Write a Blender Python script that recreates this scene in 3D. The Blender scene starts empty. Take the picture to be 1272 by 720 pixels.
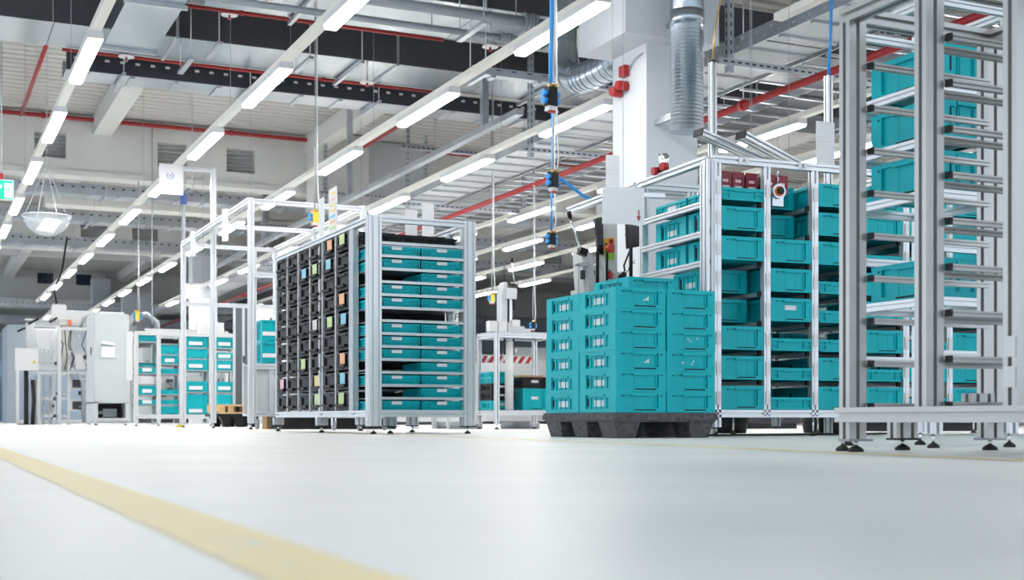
import bpy, math, random
from mathutils import Vector, Matrix
random.seed(7)
SC = bpy.context.scene
COL = SC.collection
R = math.radians
# ------------------------------------------------------------------ camera
F, U0, VH, H = 1600.0, 636.0, 521.0, 0.10      # focal length in pixels, centre column, horizon row, lens height
YAW = math.atan(741.0 / 1600.0)
cam_d = bpy.data.cameras.new('camera')
cam = bpy.data.objects.new('camera', cam_d); COL.objects.link(cam)
cam.location = (0, 0, H)
cam.rotation_euler = (R(90), 0, -YAW)
cam_d.sensor_width = 36; cam_d.lens = F / 1272 * 36
cam_d.shift_y = (VH - 360) / 1272.0
cam_d.clip_start = 0.02; cam_d.clip_end = 300
cam_d.dof.use_dof = True; cam_d.dof.focus_distance = 7.0; cam_d.dof.aperture_fstop = 5.0
SC.camera = cam
# ------------------------------------------------------------------ daylight and exposure
w = bpy.data.worlds.new('daylight'); SC.world = w; w.use_nodes = True
bg = w.node_tree.nodes['Background']
bg.inputs[0].default_value = (0.80, 0.90, 1.0, 1); bg.inputs[1].default_value = 1.15
SC.view_settings.view_transform = 'Standard'; SC.view_settings.look = 'None'
SC.view_settings.gamma = 1.0; SC.view_settings.use_curve_mapping = False
SC.view_settings.exposure = 0.76
LAMP = 30.0

# ------------------------------------------------------------------ materials
def mat(name, col, rough=0.5, metal=0.0, noise=0.0, scale=8.0, bump=0.0, emit=None, stretch=None, spec=None):
    m = bpy.data.materials.new(name); m.use_nodes = True
    nt = m.node_tree; b = nt.nodes['Principled BSDF']
    b.inputs['Base Color'].default_value = (*col, 1)
    b.inputs['Roughness'].default_value = rough; b.inputs['Metallic'].default_value = metal
    if spec is not None: b.inputs['Specular IOR Level'].default_value = spec
    tc = nt.nodes.new('ShaderNodeTexCoord')
    if noise or bump:
        n = nt.nodes.new('ShaderNodeTexNoise'); n.inputs['Scale'].default_value = scale; n.inputs['Detail'].default_value = 5
        src = tc.outputs['Object']
        if stretch:
            mp = nt.nodes.new('ShaderNodeMapping'); mp.inputs['Scale'].default_value = stretch
            nt.links.new(src, mp.inputs[0]); src = mp.outputs[0]
        nt.links.new(src, n.inputs['Vector'])
        if noise:
            cr = nt.nodes.new('ShaderNodeValToRGB')
            cr.color_ramp.elements[0].position = 0.3; cr.color_ramp.elements[1].position = 0.7
            cr.color_ramp.elements[0].color = (*[c * (1 - noise) for c in col], 1)
            cr.color_ramp.elements[1].color = (*[min(1, c * (1 + noise)) for c in col], 1)
            nt.links.new(n.outputs['Fac'], cr.inputs[0]); nt.links.new(cr.outputs[0], b.inputs['Base Color'])
        if bump:
            bp = nt.nodes.new('ShaderNodeBump'); bp.inputs['Strength'].default_value = bump; bp.inputs['Distance'].default_value = 0.01
            nt.links.new(n.outputs['Fac'], bp.inputs['Height']); nt.links.new(bp.outputs[0], b.inputs['Normal'])
    if emit:
        b.inputs['Emission Color'].default_value = (*emit[0], 1); b.inputs['Emission Strength'].default_value = emit[1]
    return m
def printed(name, col, ink, scale, lo=0.52, sx=1.0):
    """paper with small illegible rows of print"""
    m = mat(name, col, 0.6); nt = m.node_tree; b = nt.nodes['Principled BSDF']
    tc = nt.nodes.new('ShaderNodeTexCoord'); mp = nt.nodes.new('ShaderNodeMapping'); mp.inputs['Scale'].default_value = (scale * sx, scale * sx, scale * 2.6)
    wv = nt.nodes.new('ShaderNodeTexWave'); wv.wave_type = 'BANDS'; wv.bands_direction = 'Z'; wv.inputs['Scale'].default_value = 1.0
    n = nt.nodes.new('ShaderNodeTexNoise'); n.inputs['Scale'].default_value = 1.3
    mu = nt.nodes.new('ShaderNodeMath'); mu.operation = 'MULTIPLY'
    gt = nt.nodes.new('ShaderNodeMath'); gt.operation = 'GREATER_THAN'; gt.inputs[1].default_value = lo
    mx = nt.nodes.new('ShaderNodeMix'); mx.data_type = 'RGBA'
    mx.inputs[6].default_value = (*col, 1); mx.inputs[7].default_value = (*ink, 1)
    nt.links.new(tc.outputs['Object'], mp.inputs[0]); nt.links.new(mp.outputs[0], wv.inputs[0]); nt.links.new(mp.outputs[0], n.inputs[0])
    nt.links.new(wv.outputs['Fac'], mu.inputs[0]); nt.links.new(n.outputs['Fac'], mu.inputs[1])
    nt.links.new(mu.outputs[0], gt.inputs[0]); nt.links.new(gt.outputs[0], mx.inputs[0]); nt.links.new(mx.outputs[2], b.inputs['Base Color'])
    return m
M = {}
M['alu'] = mat('anodised aluminium', (0.66, 0.68, 0.71), 0.36, 0.55, 0.03, 3)
M['alu_dark'] = mat('aluminium in the slot', (0.30, 0.32, 0.35), 0.5, 0.5)
M['alu_warm'] = mat('aluminium, warm tone', (0.46, 0.46, 0.455), 0.34, 0.7, 0.03, 3)
M['teal'] = mat('teal plastic', (0.0, 0.385, 0.44), 0.42, 0, 0.05, 5, 0.0, spec=0.25)
M['teal_dark'] = mat('dark petrol plastic', (0.0, 0.16, 0.18), 0.45)  # deeper petrol colour for a crate in the far left shelf
M['hole'] = mat('dark opening', (0.008, 0.02, 0.022), 0.9)
M['black'] = mat('black plastic', (0.006, 0.006, 0.007), 0.48, 0, 0.2, 6, spec=0.3)
M['rubber'] = mat('black rubber', (0.012, 0.012, 0.013), 0.6)
M['pallet'] = mat('recycled grey plastic', (0.07, 0.068, 0.075), 0.7, 0, 0.45, 40, 0.3)
M['white'] = mat('white paint', (0.60, 0.61, 0.62), 0.5, 0, 0.02, 2)
M['wall'] = mat('warm white concrete paint', (0.60, 0.60, 0.585), 0.75, 0, 0.03, 0.8)
M['column'] = mat('white column paint', (0.58, 0.61, 0.66), 0.6, 0, 0.02, 1.2)
M['deck'] = mat('pale coated steel deck', (0.52, 0.51, 0.48), 0.55, 0.1, 0.04, 0.6)
M['galv'] = mat('galvanised steel', (0.50, 0.53, 0.57), 0.32, 0.85, 0.12, 2.2)
M['duct'] = mat('galvanised duct sheet', (0.50, 0.54, 0.58), 0.22, 0.95, 0.08, 0.9)
M['galv_pipe'] = mat('spiral duct sheet', (0.40, 0.45, 0.51), 0.27, 0.95, 0.08, 3)
M['pipe'] = mat('grey painted pipe', (0.30, 0.33, 0.36), 0.45, 0.3)
M['red'] = mat('red sprinkler paint', (0.34, 0.015, 0.018), 0.4)
M['red2'] = mat('signal red plastic', (0.40, 0.012, 0.015), 0.4)
M['darkred'] = mat('dark red housing', (0.22, 0.01, 0.025), 0.4)
M['blue'] = mat('blue air hose', (0.02, 0.28, 0.72), 0.4)
M['cable'] = mat('pale cable', (0.45, 0.5, 0.55), 0.5)
M['brass'] = mat('brass', (0.55, 0.38, 0.15), 0.35, 0.9)
M['yellowp'] = mat('yellow plastic', (0.75, 0.55, 0.05), 0.4)
M['paper'] = mat('white paper', (0.68, 0.69, 0.71), 0.6)
M['print'] = M['paper']
M['barcode'] = printed('barcode label', (0.82, 0.83, 0.84), (0.45, 0.47, 0.5), 60, 0.45)
M['lamp'] = mat('lit diffuser', (1, 1, 1), 0.4, emit=((1.0, 0.97, 0.93), LAMP))
M['duct_shade'] = mat('painted duct side shade', (0.045, 0.048, 0.055), 0.7, 0, 0.25, 90, 0.2)  # shade of the ducts' near sides, painted as a dark colour
M['tray_shade'] = mat('painted tray side shade', (0.05, 0.055, 0.065), 0.4, 0.5)  # tray side that falls dark, its shade put into the colour
M['lampcap'] = mat('clear lamp end', (0.9, 0.92, 0.95), 0.2, emit=((1.0, 0.97, 0.93), 1.5))
M['track'] = mat('cream lamp track', (0.72, 0.71, 0.66), 0.45)
M['screen'] = mat('black screen', (0.01, 0.01, 0.014), 0.15)
M['cabinet'] = mat('light grey powder coat', (0.48, 0.51, 0.53), 0.5)
M['machine'] = mat('white machine enamel', (0.50, 0.52, 0.54), 0.4)
M['dark'] = mat('dark void panel', (0.03, 0.033, 0.04), 0.6)
M['steelblue'] = mat('blue grey cladding', (0.36, 0.42, 0.48), 0.5, 0.2)
M['farwall'] = mat('distant wall', (0.36, 0.40, 0.45), 0.7, 0, 0.08, 0.5)
M['wood'] = mat('pale pallet wood', (0.60, 0.38, 0.18), 0.7, 0, 0.2, 12, 0.1, stretch=(1, 8, 8))
M['orange'] = mat('orange plastic', (0.8, 0.16, 0.03), 0.4)
M['chrome'] = mat('chrome', (0.75, 0.76, 0.78), 0.12, 1.0)
for k, c in dict(green=(0.52, 0.66, 0.33), blue=(0.25, 0.55, 0.70), orange=(0.82, 0.42, 0.24), yellow=(0.75, 0.62, 0.25), pink=(0.75, 0.48, 0.52), grey=(0.62, 0.60, 0.60)).items():
    M['card_' + k] = mat(k + ' card', c, 0.6)
M['smoked'] = mat('smoked dark glass', (0.10, 0.12, 0.14), 0.15)
M['exit'] = mat('exit sign green', (0.0, 0.42, 0.27), 0.4, emit=((0.0, 0.45, 0.22), 0.45))
M['exitw'] = mat('exit sign white', (0.9, 0.95, 0.92), 0.4, emit=((0.9, 1, 0.95), 0.9))
def glass(name, col, alpha, rough=0.05):
    m = mat(name, col, rough); b = m.node_tree.nodes['Principled BSDF']; b.inputs['Alpha'].default_value = alpha; return m
M['glass'] = glass('clear acrylic', (0.75, 0.82, 0.88), 0.30)
M['foil'] = glass('clear sleeve', (0.9, 0.93, 0.98), 0.15, 0.1)
M['blueglass'] = glass('bluish glazing', (0.30, 0.38, 0.48), 0.75)
M['nightglass'] = mat('dark window glass', (0.03, 0.05, 0.09), 0.1)
M['daypane'] = mat('daylit window', (0.5, 0.7, 0.95), 0.3, emit=((0.55, 0.78, 1.0), 1.3))
def floor_mat():
    m = mat('grey white epoxy floor', (0.74, 0.765, 0.775), 0.36, 0)
    nt = m.node_tree; b = nt.nodes['Principled BSDF']; tc = nt.nodes.new('ShaderNodeTexCoord')
    n1 = nt.nodes.new('ShaderNodeTexNoise'); n1.inputs['Scale'].default_value = 1.6; n1.inputs['Detail'].default_value = 8; n1.inputs['Roughness'].default_value = 0.65
    n2 = nt.nodes.new('ShaderNodeTexNoise'); n2.inputs['Scale'].default_value = 60; n2.inputs['Detail'].default_value = 3
    cr = nt.nodes.new('ShaderNodeValToRGB')
    cr.color_ramp.elements[0].position = 0.3; cr.color_ramp.elements[0].color = (0.70, 0.725, 0.73, 1)
    cr.color_ramp.elements[1].position = 0.62; cr.color_ramp.elements[1].color = (0.82, 0.835, 0.83, 1)
    nt.links.new(tc.outputs['Object'], n1.inputs[0]); nt.links.new(tc.outputs['Object'], n2.inputs[0])
    nt.links.new(n1.outputs[0], cr.inputs[0]); nt.links.new(cr.outputs[0], b.inputs['Base Color'])
    rr = nt.nodes.new('ShaderNodeMapRange'); rr.inputs[3].default_value = 0.28; rr.inputs[4].default_value = 0.5
    nt.links.new(n1.outputs[0], rr.inputs[0]); nt.links.new(rr.outputs[0], b.inputs['Roughness'])
    bp = nt.nodes.new('ShaderNodeBump'); bp.inputs['Strength'].default_value = 0.12; bp.inputs['Distance'].default_value = 0.003
    nt.links.new(n2.outputs[0], bp.inputs['Height']); nt.links.new(bp.outputs[0], b.inputs['Normal'])
    return m
M['floor'] = floor_mat()
def yellow_mat():
    m = mat('worn yellow floor paint', (0.80, 0.60, 0.16), 0.45)
    nt = m.node_tree; b = nt.nodes['Principled BSDF']; tc = nt.nodes.new('ShaderNodeTexCoord')
    n1 = nt.nodes.new('ShaderNodeTexNoise'); n1.inputs['Scale'].default_value = 14; n1.inputs['Detail'].default_value = 8; n1.inputs['Roughness'].default_value = 0.75
    cr = nt.nodes.new('ShaderNodeValToRGB')
    cr.color_ramp.elements[0].position = 0.36; cr.color_ramp.elements[0].color = (0.70, 0.70, 0.62, 1)
    cr.color_ramp.elements[1].position = 0.44; cr.color_ramp.elements[1].color = (0.88, 0.72, 0.36, 1)
    nt.links.new(tc.outputs['Object'], n1.inputs[0]); nt.links.new(n1.outputs[0], cr.inputs[0]); nt.links.new(cr.outputs[0], b.inputs['Base Color'])
    return m
M['yellow'] = yellow_mat()

# ------------------------------------------------------------------ mesh helpers
class MB:
    def __init__(s): s.v = []; s.f = []; s.sm = []
    def box(s, x0, x1, y0, y1, z0, z1):
        n = len(s.v)
        s.v += [(x0,y0,z0),(x1,y0,z0),(x1,y1,z0),(x0,y1,z0),(x0,y0,z1),(x1,y0,z1),(x1,y1,z1),(x0,y1,z1)]
        for q in ((3,2,1,0),(4,5,6,7),(0,1,5,4),(1,2,6,5),(2,3,7,6),(3,0,4,7)): s.f.append([n+i for i in q]); s.sm.append(False)
        return s
    def bar(s, a, b, w, d, up=(0,0,1)):
        a = Vector(a); b = Vector(b); z = (b-a).normalized(); u = Vector(up)
        if abs(z.dot(u)) > 0.99: u = Vector((0,1,0))
        x = z.cross(u).normalized(); y = x.cross(z).normalized(); n = len(s.v)
        for p in (a, b):
            for sx, sy in ((-1,-1),(1,-1),(1,1),(-1,1)): s.v.append(tuple(p + x*sx*w/2 + y*sy*d/2))
        for q in ((0,1,2,3),(7,6,5,4),(0,4,5,1),(1,5,6,2),(2,6,7,3),(3,7,4,0)): s.f.append([n+i for i in q]); s.sm.append(False)
        return s
    def tube(s, pts, r, n=10, caps=True):
        pts = [Vector(p) for p in pts]; rs = r if isinstance(r, (list, tuple)) else [r]*len(pts); base = len(s.v)
        up = None
        for i, p in enumerate(pts):
            t = (pts[min(i+1, len(pts)-1)] - pts[max(i-1, 0)]).normalized()
            if up is None: up = Vector((0,0,1)) if abs(t.z) < 0.9 else Vector((1,0,0))
            x = t.cross(up).normalized(); y = x.cross(t).normalized(); up = y
            for k in range(n):
                a = 2*math.pi*k/n; s.v.append(tuple(p + x*math.cos(a)*rs[i] + y*math.sin(a)*rs[i]))
        for i in range(len(pts)-1):
            for k in range(n):
                a = base+i*n+k; b = base+i*n+(k+1)%n; s.f.append([a, b, b+n, a+n]); s.sm.append(True)
        if caps:
            s.f.append([base+k for k in range(n)][::-1]); s.sm.append(False)
            s.f.append([base+(len(pts)-1)*n+k for k in range(n)]); s.sm.append(False)
        return s
    def prism(s, poly, z0, z1, axis='z'):
        n = len(s.v); k = len(poly)
        for z in (z0, z1):
            for a, b in poly: s.v.append({'z': (a,b,z), 'y': (a,z,b), 'x': (z,a,b)}[axis])
        s.f.append([n+i for i in range(k)][::-1]); s.f.append([n+k+i for i in range(k)]); s.sm += [False, False]
        for i in range(k):
            j = (i+1) % k; s.f.append([n+i, n+j, n+k+j, n+k+i]); s.sm.append(False)
        return s
    def quad(s, *p):
        n = len(s.v); s.v += [tuple(q) for q in p]; s.f.append([n+i for i in range(len(p))]); s.sm.append(False); return s
    def mesh(s, name):
        me = bpy.data.meshes.new(name); me.from_pydata(s.v, [], s.f); me.polygons.foreach_set('use_smooth', s.sm); me.update(); return me
def link(name, me, material, parent=None, loc=None, mtx=None):
    if material is not None and not me.materials: me.materials.append(material)
    o = bpy.data.objects.new(name, me); COL.objects.link(o); o.parent = parent
    if mtx is not None: o.matrix_local = mtx
    if loc is not None: o.location = loc
    return o
def put(name, mb, material, parent=None, loc=None): return link(name, mb.mesh(name), M[material] if isinstance(material, str) else material, parent, loc)
def tag(o, label=None, cat=None, group=None, kind=None):
    if label: o['label'] = label
    if cat: o['category'] = cat
    if group: o['group'] = group
    if kind: o['kind'] = kind
    return o
def thing(name, label, cat, loc=(0,0,0), rz=0.0, group=None):
    o = bpy.data.objects.new(name, None); COL.objects.link(o); o.location = loc; o.rotation_euler = (0,0,rz)
    return tag(o, label, cat, group)
def struct(name, mb, material, parent=None):
    o = put(name, mb, material, parent)
    if parent is None: o['kind'] = 'structure'
    return o
def children_of(r): return KIDS.get(r.name, [])
KIDS = {}
def kid(root, o): KIDS.setdefault(root.name, []).append(o); return o
def dup(root, loc, rz=None, label=None, group=None):
    r = root.copy(); COL.objects.link(r); r.location = loc
    if rz is not None: r.rotation_euler = (0,0,rz)
    if label: r['label'] = label
    if group: r['group'] = group
    for c in children_of(root):
        d = c.copy(); COL.objects.link(d); d.parent = r; kid(r, d)
        for g in children_of(c):
            e = g.copy(); COL.objects.link(e); e.parent = d
    return r
def at(u, v, D):
    """survey point: where the sight line through a photograph point stands at depth D"""
    l = (u-U0)/F*D; c, s = math.cos(YAW), math.sin(YAW)
    return Vector((l*c + D*s, -l*s + D*c, H + (VH-v)*D/F))
ORD = ['lowest', 'second from bottom', 'third from bottom', 'fourth from bottom', 'fifth from bottom', 'sixth from bottom', 'seventh from bottom', 'eighth from bottom', 'ninth from bottom', 'tenth from bottom', 'eleventh from bottom', 'twelfth from bottom', 'thirteenth from bottom', 'fourteenth from bottom']
NTH = ['first', 'second', 'third', 'fourth', 'fifth', 'sixth', 'seventh', 'eighth', 'ninth', 'tenth', 'eleventh', 'twelfth', 'thirteenth', 'fourteenth', 'fifteenth', 'sixteenth', 'seventeenth', 'eighteenth', 'nineteenth', 'twentieth']

# slotted aluminium extrusion, w across, d deep, cached by size
PROF = {}
def prof_mesh(wd, dp, L, mname, unit=0.045):
    key = (round(wd,4), round(dp,4), round(L,4), mname)
    if key in PROF: return PROF[key]
    sl, de = 0.30*min(unit, wd, dp), 0.34*min(unit, wd, dp)
    def side(length):
        n = max(1, round(length/unit)); out = []
        for i in range(n):
            c = -length/2 + (i+0.5)*length/n
            out += [(c-sl/2, 0), (c-sl/2, de), (c+sl/2, de), (c+sl/2, 0)]
        return out
    poly = [(-wd/2, -dp/2)] + [(a, -dp/2+b) for a, b in side(wd)] + [(wd/2, -dp/2)]
    poly += [(wd/2-b, a) for a, b in side(dp)] + [(wd/2, dp/2)]
    poly += [(-a, dp/2-b) for a, b in side(wd)] + [(-wd/2, dp/2)] + [(-wd/2+b, -a) for a, b in side(dp)]
    me = MB().prism(poly, 0, L).mesh('profile'); me.materials.append(M[mname]); PROF[key] = me
    return me
def profile(name, a, b, w_, d_, parent, mname='alu', unit=0.045):
    """w_ = horizontal width (x for uprights), d_ = height (y for uprights)"""
    a = Vector(a); b = Vector(b); L = (b-a).length; z = (b-a)/L
    if abs(z.z) > 0.99: x = Vector((1,0,0)); y = z.cross(x)
    else: x = z.cross(Vector((0,0,1))).normalized(); y = x.cross(z) * 1.0
    mt = Matrix((x, y, z)).transposed().to_4x4(); mt.translation = a
    me = prof_mesh(w_, d_, L, mname, unit)
    return link(name, me, None, parent, mtx=mt)
def foot(parent, x, y, ztop, r=0.022):
    m = MB().tube([(0,0,0.0),(0,0,0.008),(0,0,0.016),(0,0,0.019)], [r, r, r*0.55, r*0.3], 12)
    f = put('foot', m, 'rubber', parent, (x, y, 0))
    put('stem', MB().tube([(0,0,0.017),(0,0,ztop)], 0.006, 8), 'chrome', f)
    return f
# ================================================================== SETTING
struct('floor', MB().box(-14, 30, -10, 78, -0.1, 0), 'floor')
# painted line beside the camera and the one under the racks
l1 = MB(); l1.quad((0.197,-2,0.0008),(0.277,-2,0.0008),(0.277,9,0.0008),(0.197,9,0.0008)); struct('floor_line', l1, 'yellow')
l2 = MB(); pts = [(2.30,0.4),(2.45,2.32),(2.70,4.6),(2.84,7.5),(2.91,10),(2.97,13)]
for (x0,y0),(x1,y1) in zip(pts, pts[1:]): l2.quad((x0-.042,y0,.0008),(x0+.042,y0,.0008),(x1+.042,y1,.0008),(x1-.042,y1,.0008))
struct('floor_line', l2, 'yellow')
# trapezoidal roof deck, ribs along x
ZC = 5.2
dk = MB(); y = -4.0; prof = []
while y < 76:
    prof += [(y, ZC), (y+0.13, ZC), (y+0.16, ZC+0.07), (y+0.21, ZC+0.07), (y+0.24, ZC)]; y += 0.24
n = 0
for i in range(len(prof)-1):
    (a, za), (b, zb) = prof[i], prof[i+1]
    if b - a < 1e-6: continue
    dk.quad((-8,a,za),(-8,b,zb),(26,b,zb),(26,a,za))
struct('ceiling', dk, 'deck')
struct('wall_far', MB().box(-14, 30, 76, 76.3, 0, 6.5), 'farwall')
struct('wall_right', MB().box(26, 26.3, -10, 76, 0, 6.5), 'farwall')
# secondary beams along y
for x in (-0.75, 2.85, 6.5, 10.15, 13.8, 17.5):
    for (ya, yb) in ((-4, 22.6), (23.05, 32.4), (32.9, 46.4), (46.9, 76)):
        struct('ceiling_beam', MB().box(x-.15, x+.15, ya, yb, 4.88, ZC-0.002), 'wall')
# girders along x, with louvred openings as pieces
def girder(y0, y1, z0, holes, pane=None, xr=(-6, 24)):
    g = struct('ceiling_girder', MB(), 'wall')
    m = MB(); hz0, hz1 = holes[1], holes[2]; m.box(xr[0], xr[1], y0, y1, z0, hz0); m.box(xr[0], xr[1], y0, y1, hz1, ZC-0.01)
    m.box(xr[0], xr[1], y0-.04, y0, z0, z0+.09)
    xs = [xr[0]] + [t for h in holes[0] for t in h] + [xr[1]]
    for i in range(0, len(xs), 2): m.box(xs[i], xs[i+1], y0, y1, hz0, hz1)
    me = m.mesh('girder'); me.materials.append(M['wall']); g.data = me
    for h in holes[0]:
        if pane: 
            put('pane', MB().box(h[0], h[1], y0+.2, y0+.22, hz0, hz1), pane, g)
            put('frame', MB().box(h[0], h[1], y0+.15, y0+.2, hz0, hz0+.05).box(h[0], h[0]+.04, y0+.15, y0+.2, hz0, hz1).box(h[1]-.04, h[1], y0+.15, y0+.2, hz0, hz1), 'dark', g)
        else:
            n = 6; sl = MB(); 
            for k in range(n):
                z = hz0 + (k+.1)*(hz1-hz0)/n
                put('slat', MB().prism([(y0+.12, z), (y0+.13, z-.004), (y0+.2, z+.055), (y0+.19, z+.06)], h[0], h[1], 'x'), 'white', g)
            put('back_panel', MB().box(h[0], h[1], y0+.205, y0+.215, hz0, hz1), 'white', g)
    return g
girder(22.6, 23.0, 4.17, ([(x, x+.5) for x in (1.78, 3.77, 4.95, 9.5)], 4.45, 4.86))
girder(32.4, 32.9, 4.17, ([(x, x+.62) for x in (3.6, 4.8, 8.0, 10.0, 13, 16)], 4.45, 4.86))
girder(46.4, 46.9, 4.17, ([(x, x+.52) for x in (3.75, 5.0, 9.0, 14)], 4.72, 5.1), 'nightglass')
for x in (1.0, 6.0, 10.8, 15.6):                       # panel joints of the third girder
    struct('trim_1', MB().box(x, x+.02, 46.37, 46.4, 4.2, 5.15), 'pipe')
struct('ceiling_beam', MB().box(-3, 24, 39.6, 39.9, 4.85, 5.0), 'white')
# wall box hanging from the first girder, and the corner panel behind it
struct('wall_box', MB().box(6.38, 7.4, 22.1, 22.58, 3.85, ZC-0.02), 'wall')
struct('wall_box', MB().box(7.45, 8.6, 22.4, 22.59, 4.0, ZC-0.02), 'cabinet')
struct('wall_panel', MB().box(6.2, 7.1, 44, 44.4, 0, 4.3), 'column')
# far columns
for x, yy in ((6.45, 32.4), (5.75, 46.2), (12.5, 22.4), (12.5, 46), (19, 46), (18, 30)):
    struct('column', MB().box(x-.3, x+.3, yy-.55, yy-.02, 0, 4.9), 'column')
# main column with its wide head
struct('column', MB().box(5.51, 6.01, 9.24, 9.81, 0, 3.25), 'column')
struct('column_head', MB().box(5.20, 6.10, 9.05, 9.85, 3.23, ZC-0.01), 'column')

# ================================================================== LIGHT ROWS
TR_Z = 3.19
def row_of_lamps(nm, X, ys, ranges, rods):
    t = thing('lamp_track', 'long cream ceiling track carrying the %s row of strip lamps' % nm, 'lamp track')
    for a, b in ranges: put('rail', MB().box(X-.04, X+.04, a, b, TR_Z, TR_Z+.055), 'track', t)
    for y in rods: put('suspension_wire', MB().tube([(X, y, TR_Z+.05), (X, y, ZC-.001)], .0025, 6), 'pipe', t)
    first = None
    for i, y in enumerate(ys):
        lab = 'lit white strip lamp, %s from the near end of the %s row' % (NTH[i], nm)
        if ROW['p'] is None:
            r = thing('strip_lamp', lab, 'lamp', (X, y, TR_Z), 0, 'lit strip lamps under the ceiling tracks')
            kid(r, put('housing', MB().prism([(-.062,-.055),(.062,-.055),(.055,.0),(-.055,.0)], -.72, .72, 'y'), 'white', r))
            kid(r, put('diffuser', MB().prism([(-.055,-.056),(-.042,-.082),(.042,-.082),(.055,-.056)], -.655, .655, 'y'), 'lamp', r))
            for s in (-1, 1): kid(r, put('end_cap', MB().prism([(-.06,-.056),(-.045,-.086),(.045,-.086),(.06,-.056)], min(s*.657,s*.715), max(s*.657,s*.715), 'y'), 'lampcap', r))
            ROW['p'] = r
        else: dup(ROW['p'], (X, y, TR_Z), 0, lab)
ROW = {'p': None}
row_of_lamps('leftmost', 1.303, [8.7+2.71*k for k in range(0, 12)], [(-3, 39)], [7+5.5*k for k in range(6)])
row_of_lamps('second', 2.909, [3.42+2.74*k for k in range(0, 12)], [(-3, 36)], [7.6+5.5*k for k in range(5)])
row_of_lamps('third', 4.54, [8.93+2.86*k for k in range(0, 11)], [(8.05, 40)], [13.4+5.7*k for k in range(5)])
row_of_lamps('fourth', 6.07, [11.6+2.82*k for k in range(0, 9)], [(-2, 8.2), (10.4, 36)], [13.4, 18.5, 24.5, 7.6])
row_of_lamps('fifth', 8.25, [2.9+2.85*k for k in range(0, 12)], [(1.4, 36)], [7.6, 12.9, 18.6, 24.5])
row_of_lamps('sixth', 9.55, [6.2+2.8*k for k in range(0, 9)], [(2, 30)], [12.9, 18.6, 24.5])
row_of_lamps('seventh', 10.95, [9.0+2.8*k for k in range(0, 9)], [(2, 33)], [12.9, 18.6, 24.5])
row_of_lamps('eighth', 12.45, [8.9+2.8*k for k in range(0, 9)], [(2, 34)], [12.9, 18.6, 24.5])
row_of_lamps('last far left', 3.55, [40.5+2.9*k for k in range(0, 7)], [(39, 60)], [42, 50])

# ================================================================== DUCTS, PIPES, TRAYS OVERHEAD
def duct_x(label, x0, x1, y0, y1, z0, z1, step=1.25, brackets=True):
    t = thing('air_duct', label, 'duct')
    x = x0; k = 0
    while x < x1 - 0.05:
        xe = min(x+step, x1); put('duct_section', MB().box(x+.004, xe-.004, y0, y1, z0, z1), 'duct', t)
        put('side_shade', MB().box(x+.006, xe-.018, y0-.012, y0-.001, z0+.004, z1), 'duct_shade', t)  # added dark sheet carrying the painted shade of the duct front
        f = MB(); f.box(xe-.015, xe+.015, y0-.02, y1+.02, z0-.02, z0); f.box(xe-.015, xe+.015, y0-.02, y0, z0, z1); 
        if k % 2 == 0: put('flange', f, 'galv', t)
        x = xe; k += 1
    if brackets:
        x = x0+.9
        while x < x1:
            put('bracket', MB().box(x-.02, x+.02, y0-.1, y1+.1, z0-.06, z0-.022), 'galv', t)
            put('rod', MB().tube([(x, y0-.07, z0-.06), (x, y0-.07, ZC-.001)], .006, 6), 'galv', t)
            put('rod', MB().tube([(x, y1+.07, z0-.06), (x, y1+.07, ZC-.001)], .006, 6), 'galv', t); x += 2.45
    return t
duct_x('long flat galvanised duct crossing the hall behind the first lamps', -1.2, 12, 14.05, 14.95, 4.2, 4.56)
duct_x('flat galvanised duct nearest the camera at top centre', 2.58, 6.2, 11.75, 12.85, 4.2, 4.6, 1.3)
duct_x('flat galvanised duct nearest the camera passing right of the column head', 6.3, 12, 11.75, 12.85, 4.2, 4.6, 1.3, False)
b = thing('branch_duct', 'short wide galvanised duct branch above the leftmost lamp row', 'duct')
put('duct_section', MB().box(1.78, 2.30, 12.15, 14.0, 4.0, 4.5), 'duct', b)
put('flange', MB().box(1.75, 2.33, 13.98, 14.02, 3.97, 4.04).box(1.75, 2.33, 12.3, 12.34, 3.96, 4.0), 'galv', b)
put('hood', MB().prism([(10.6,4.05),(12.15,4.05),(12.15,4.5),(10.6,4.5)], 1.8, 2.5, 'x'), 'white', b)
put('rod', MB().tube([(1.85,13,4.5),(1.85,13,ZC-.001)], .008, 6).tube([(2.25,13,4.5),(2.25,13,ZC-.001)], .008, 6), 'galv', b)

def pipe_x(name, label, cat, x0, x1, y, z, r, m, hang=3.0, clamp=True):
    t = thing(name, label, cat); put('pipe', MB().tube([(x0,y,z),(x1,y,z)], r, 12), m, t)
    x = x0+.7
    while x < x1:
        if clamp: put('clamp', MB().tube([(x-.02,y,z),(x+.02,y,z)], r*1.45, 12), m, t)
        put('rod', MB().tube([(x,y,z+r*.8),(x,y,ZC-.001)], .005, 6), 'galv', t); x += hang
    return t
pipe_x('sprinkler_pipe', 'red sprinkler pipe along the top of the first white girder', 'pipe', -5, 14, 22.45, 5.10, .036, 'red', 3.1)
pipe_x('sprinkler_pipe', 'thin red sprinkler pipe under the back edge of the long flat duct', 'pipe', 1.48, 6.2, 15.10, 4.215, .02, 'red', 2.3)
pipe_x('sprinkler_pipe', 'thin red sprinkler pipe between the two flat ducts at top centre', 'pipe', 2.3, 5.2, 13.0, 4.22, .02, 'red', 2.3)
pipe_x('heating_pipe', 'thick grey pipe with grooved coupling at top centre', 'pipe', 3.0, 5.9, 11.35, 3.98, .05, 'pipe', 1.6, False)
pipe_x('heating_pipe', 'thinner grey pipe below the thick one at top centre', 'pipe', 2.2, 5.6, 11.55, 3.86, .032, 'pipe', 1.6, False)
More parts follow.
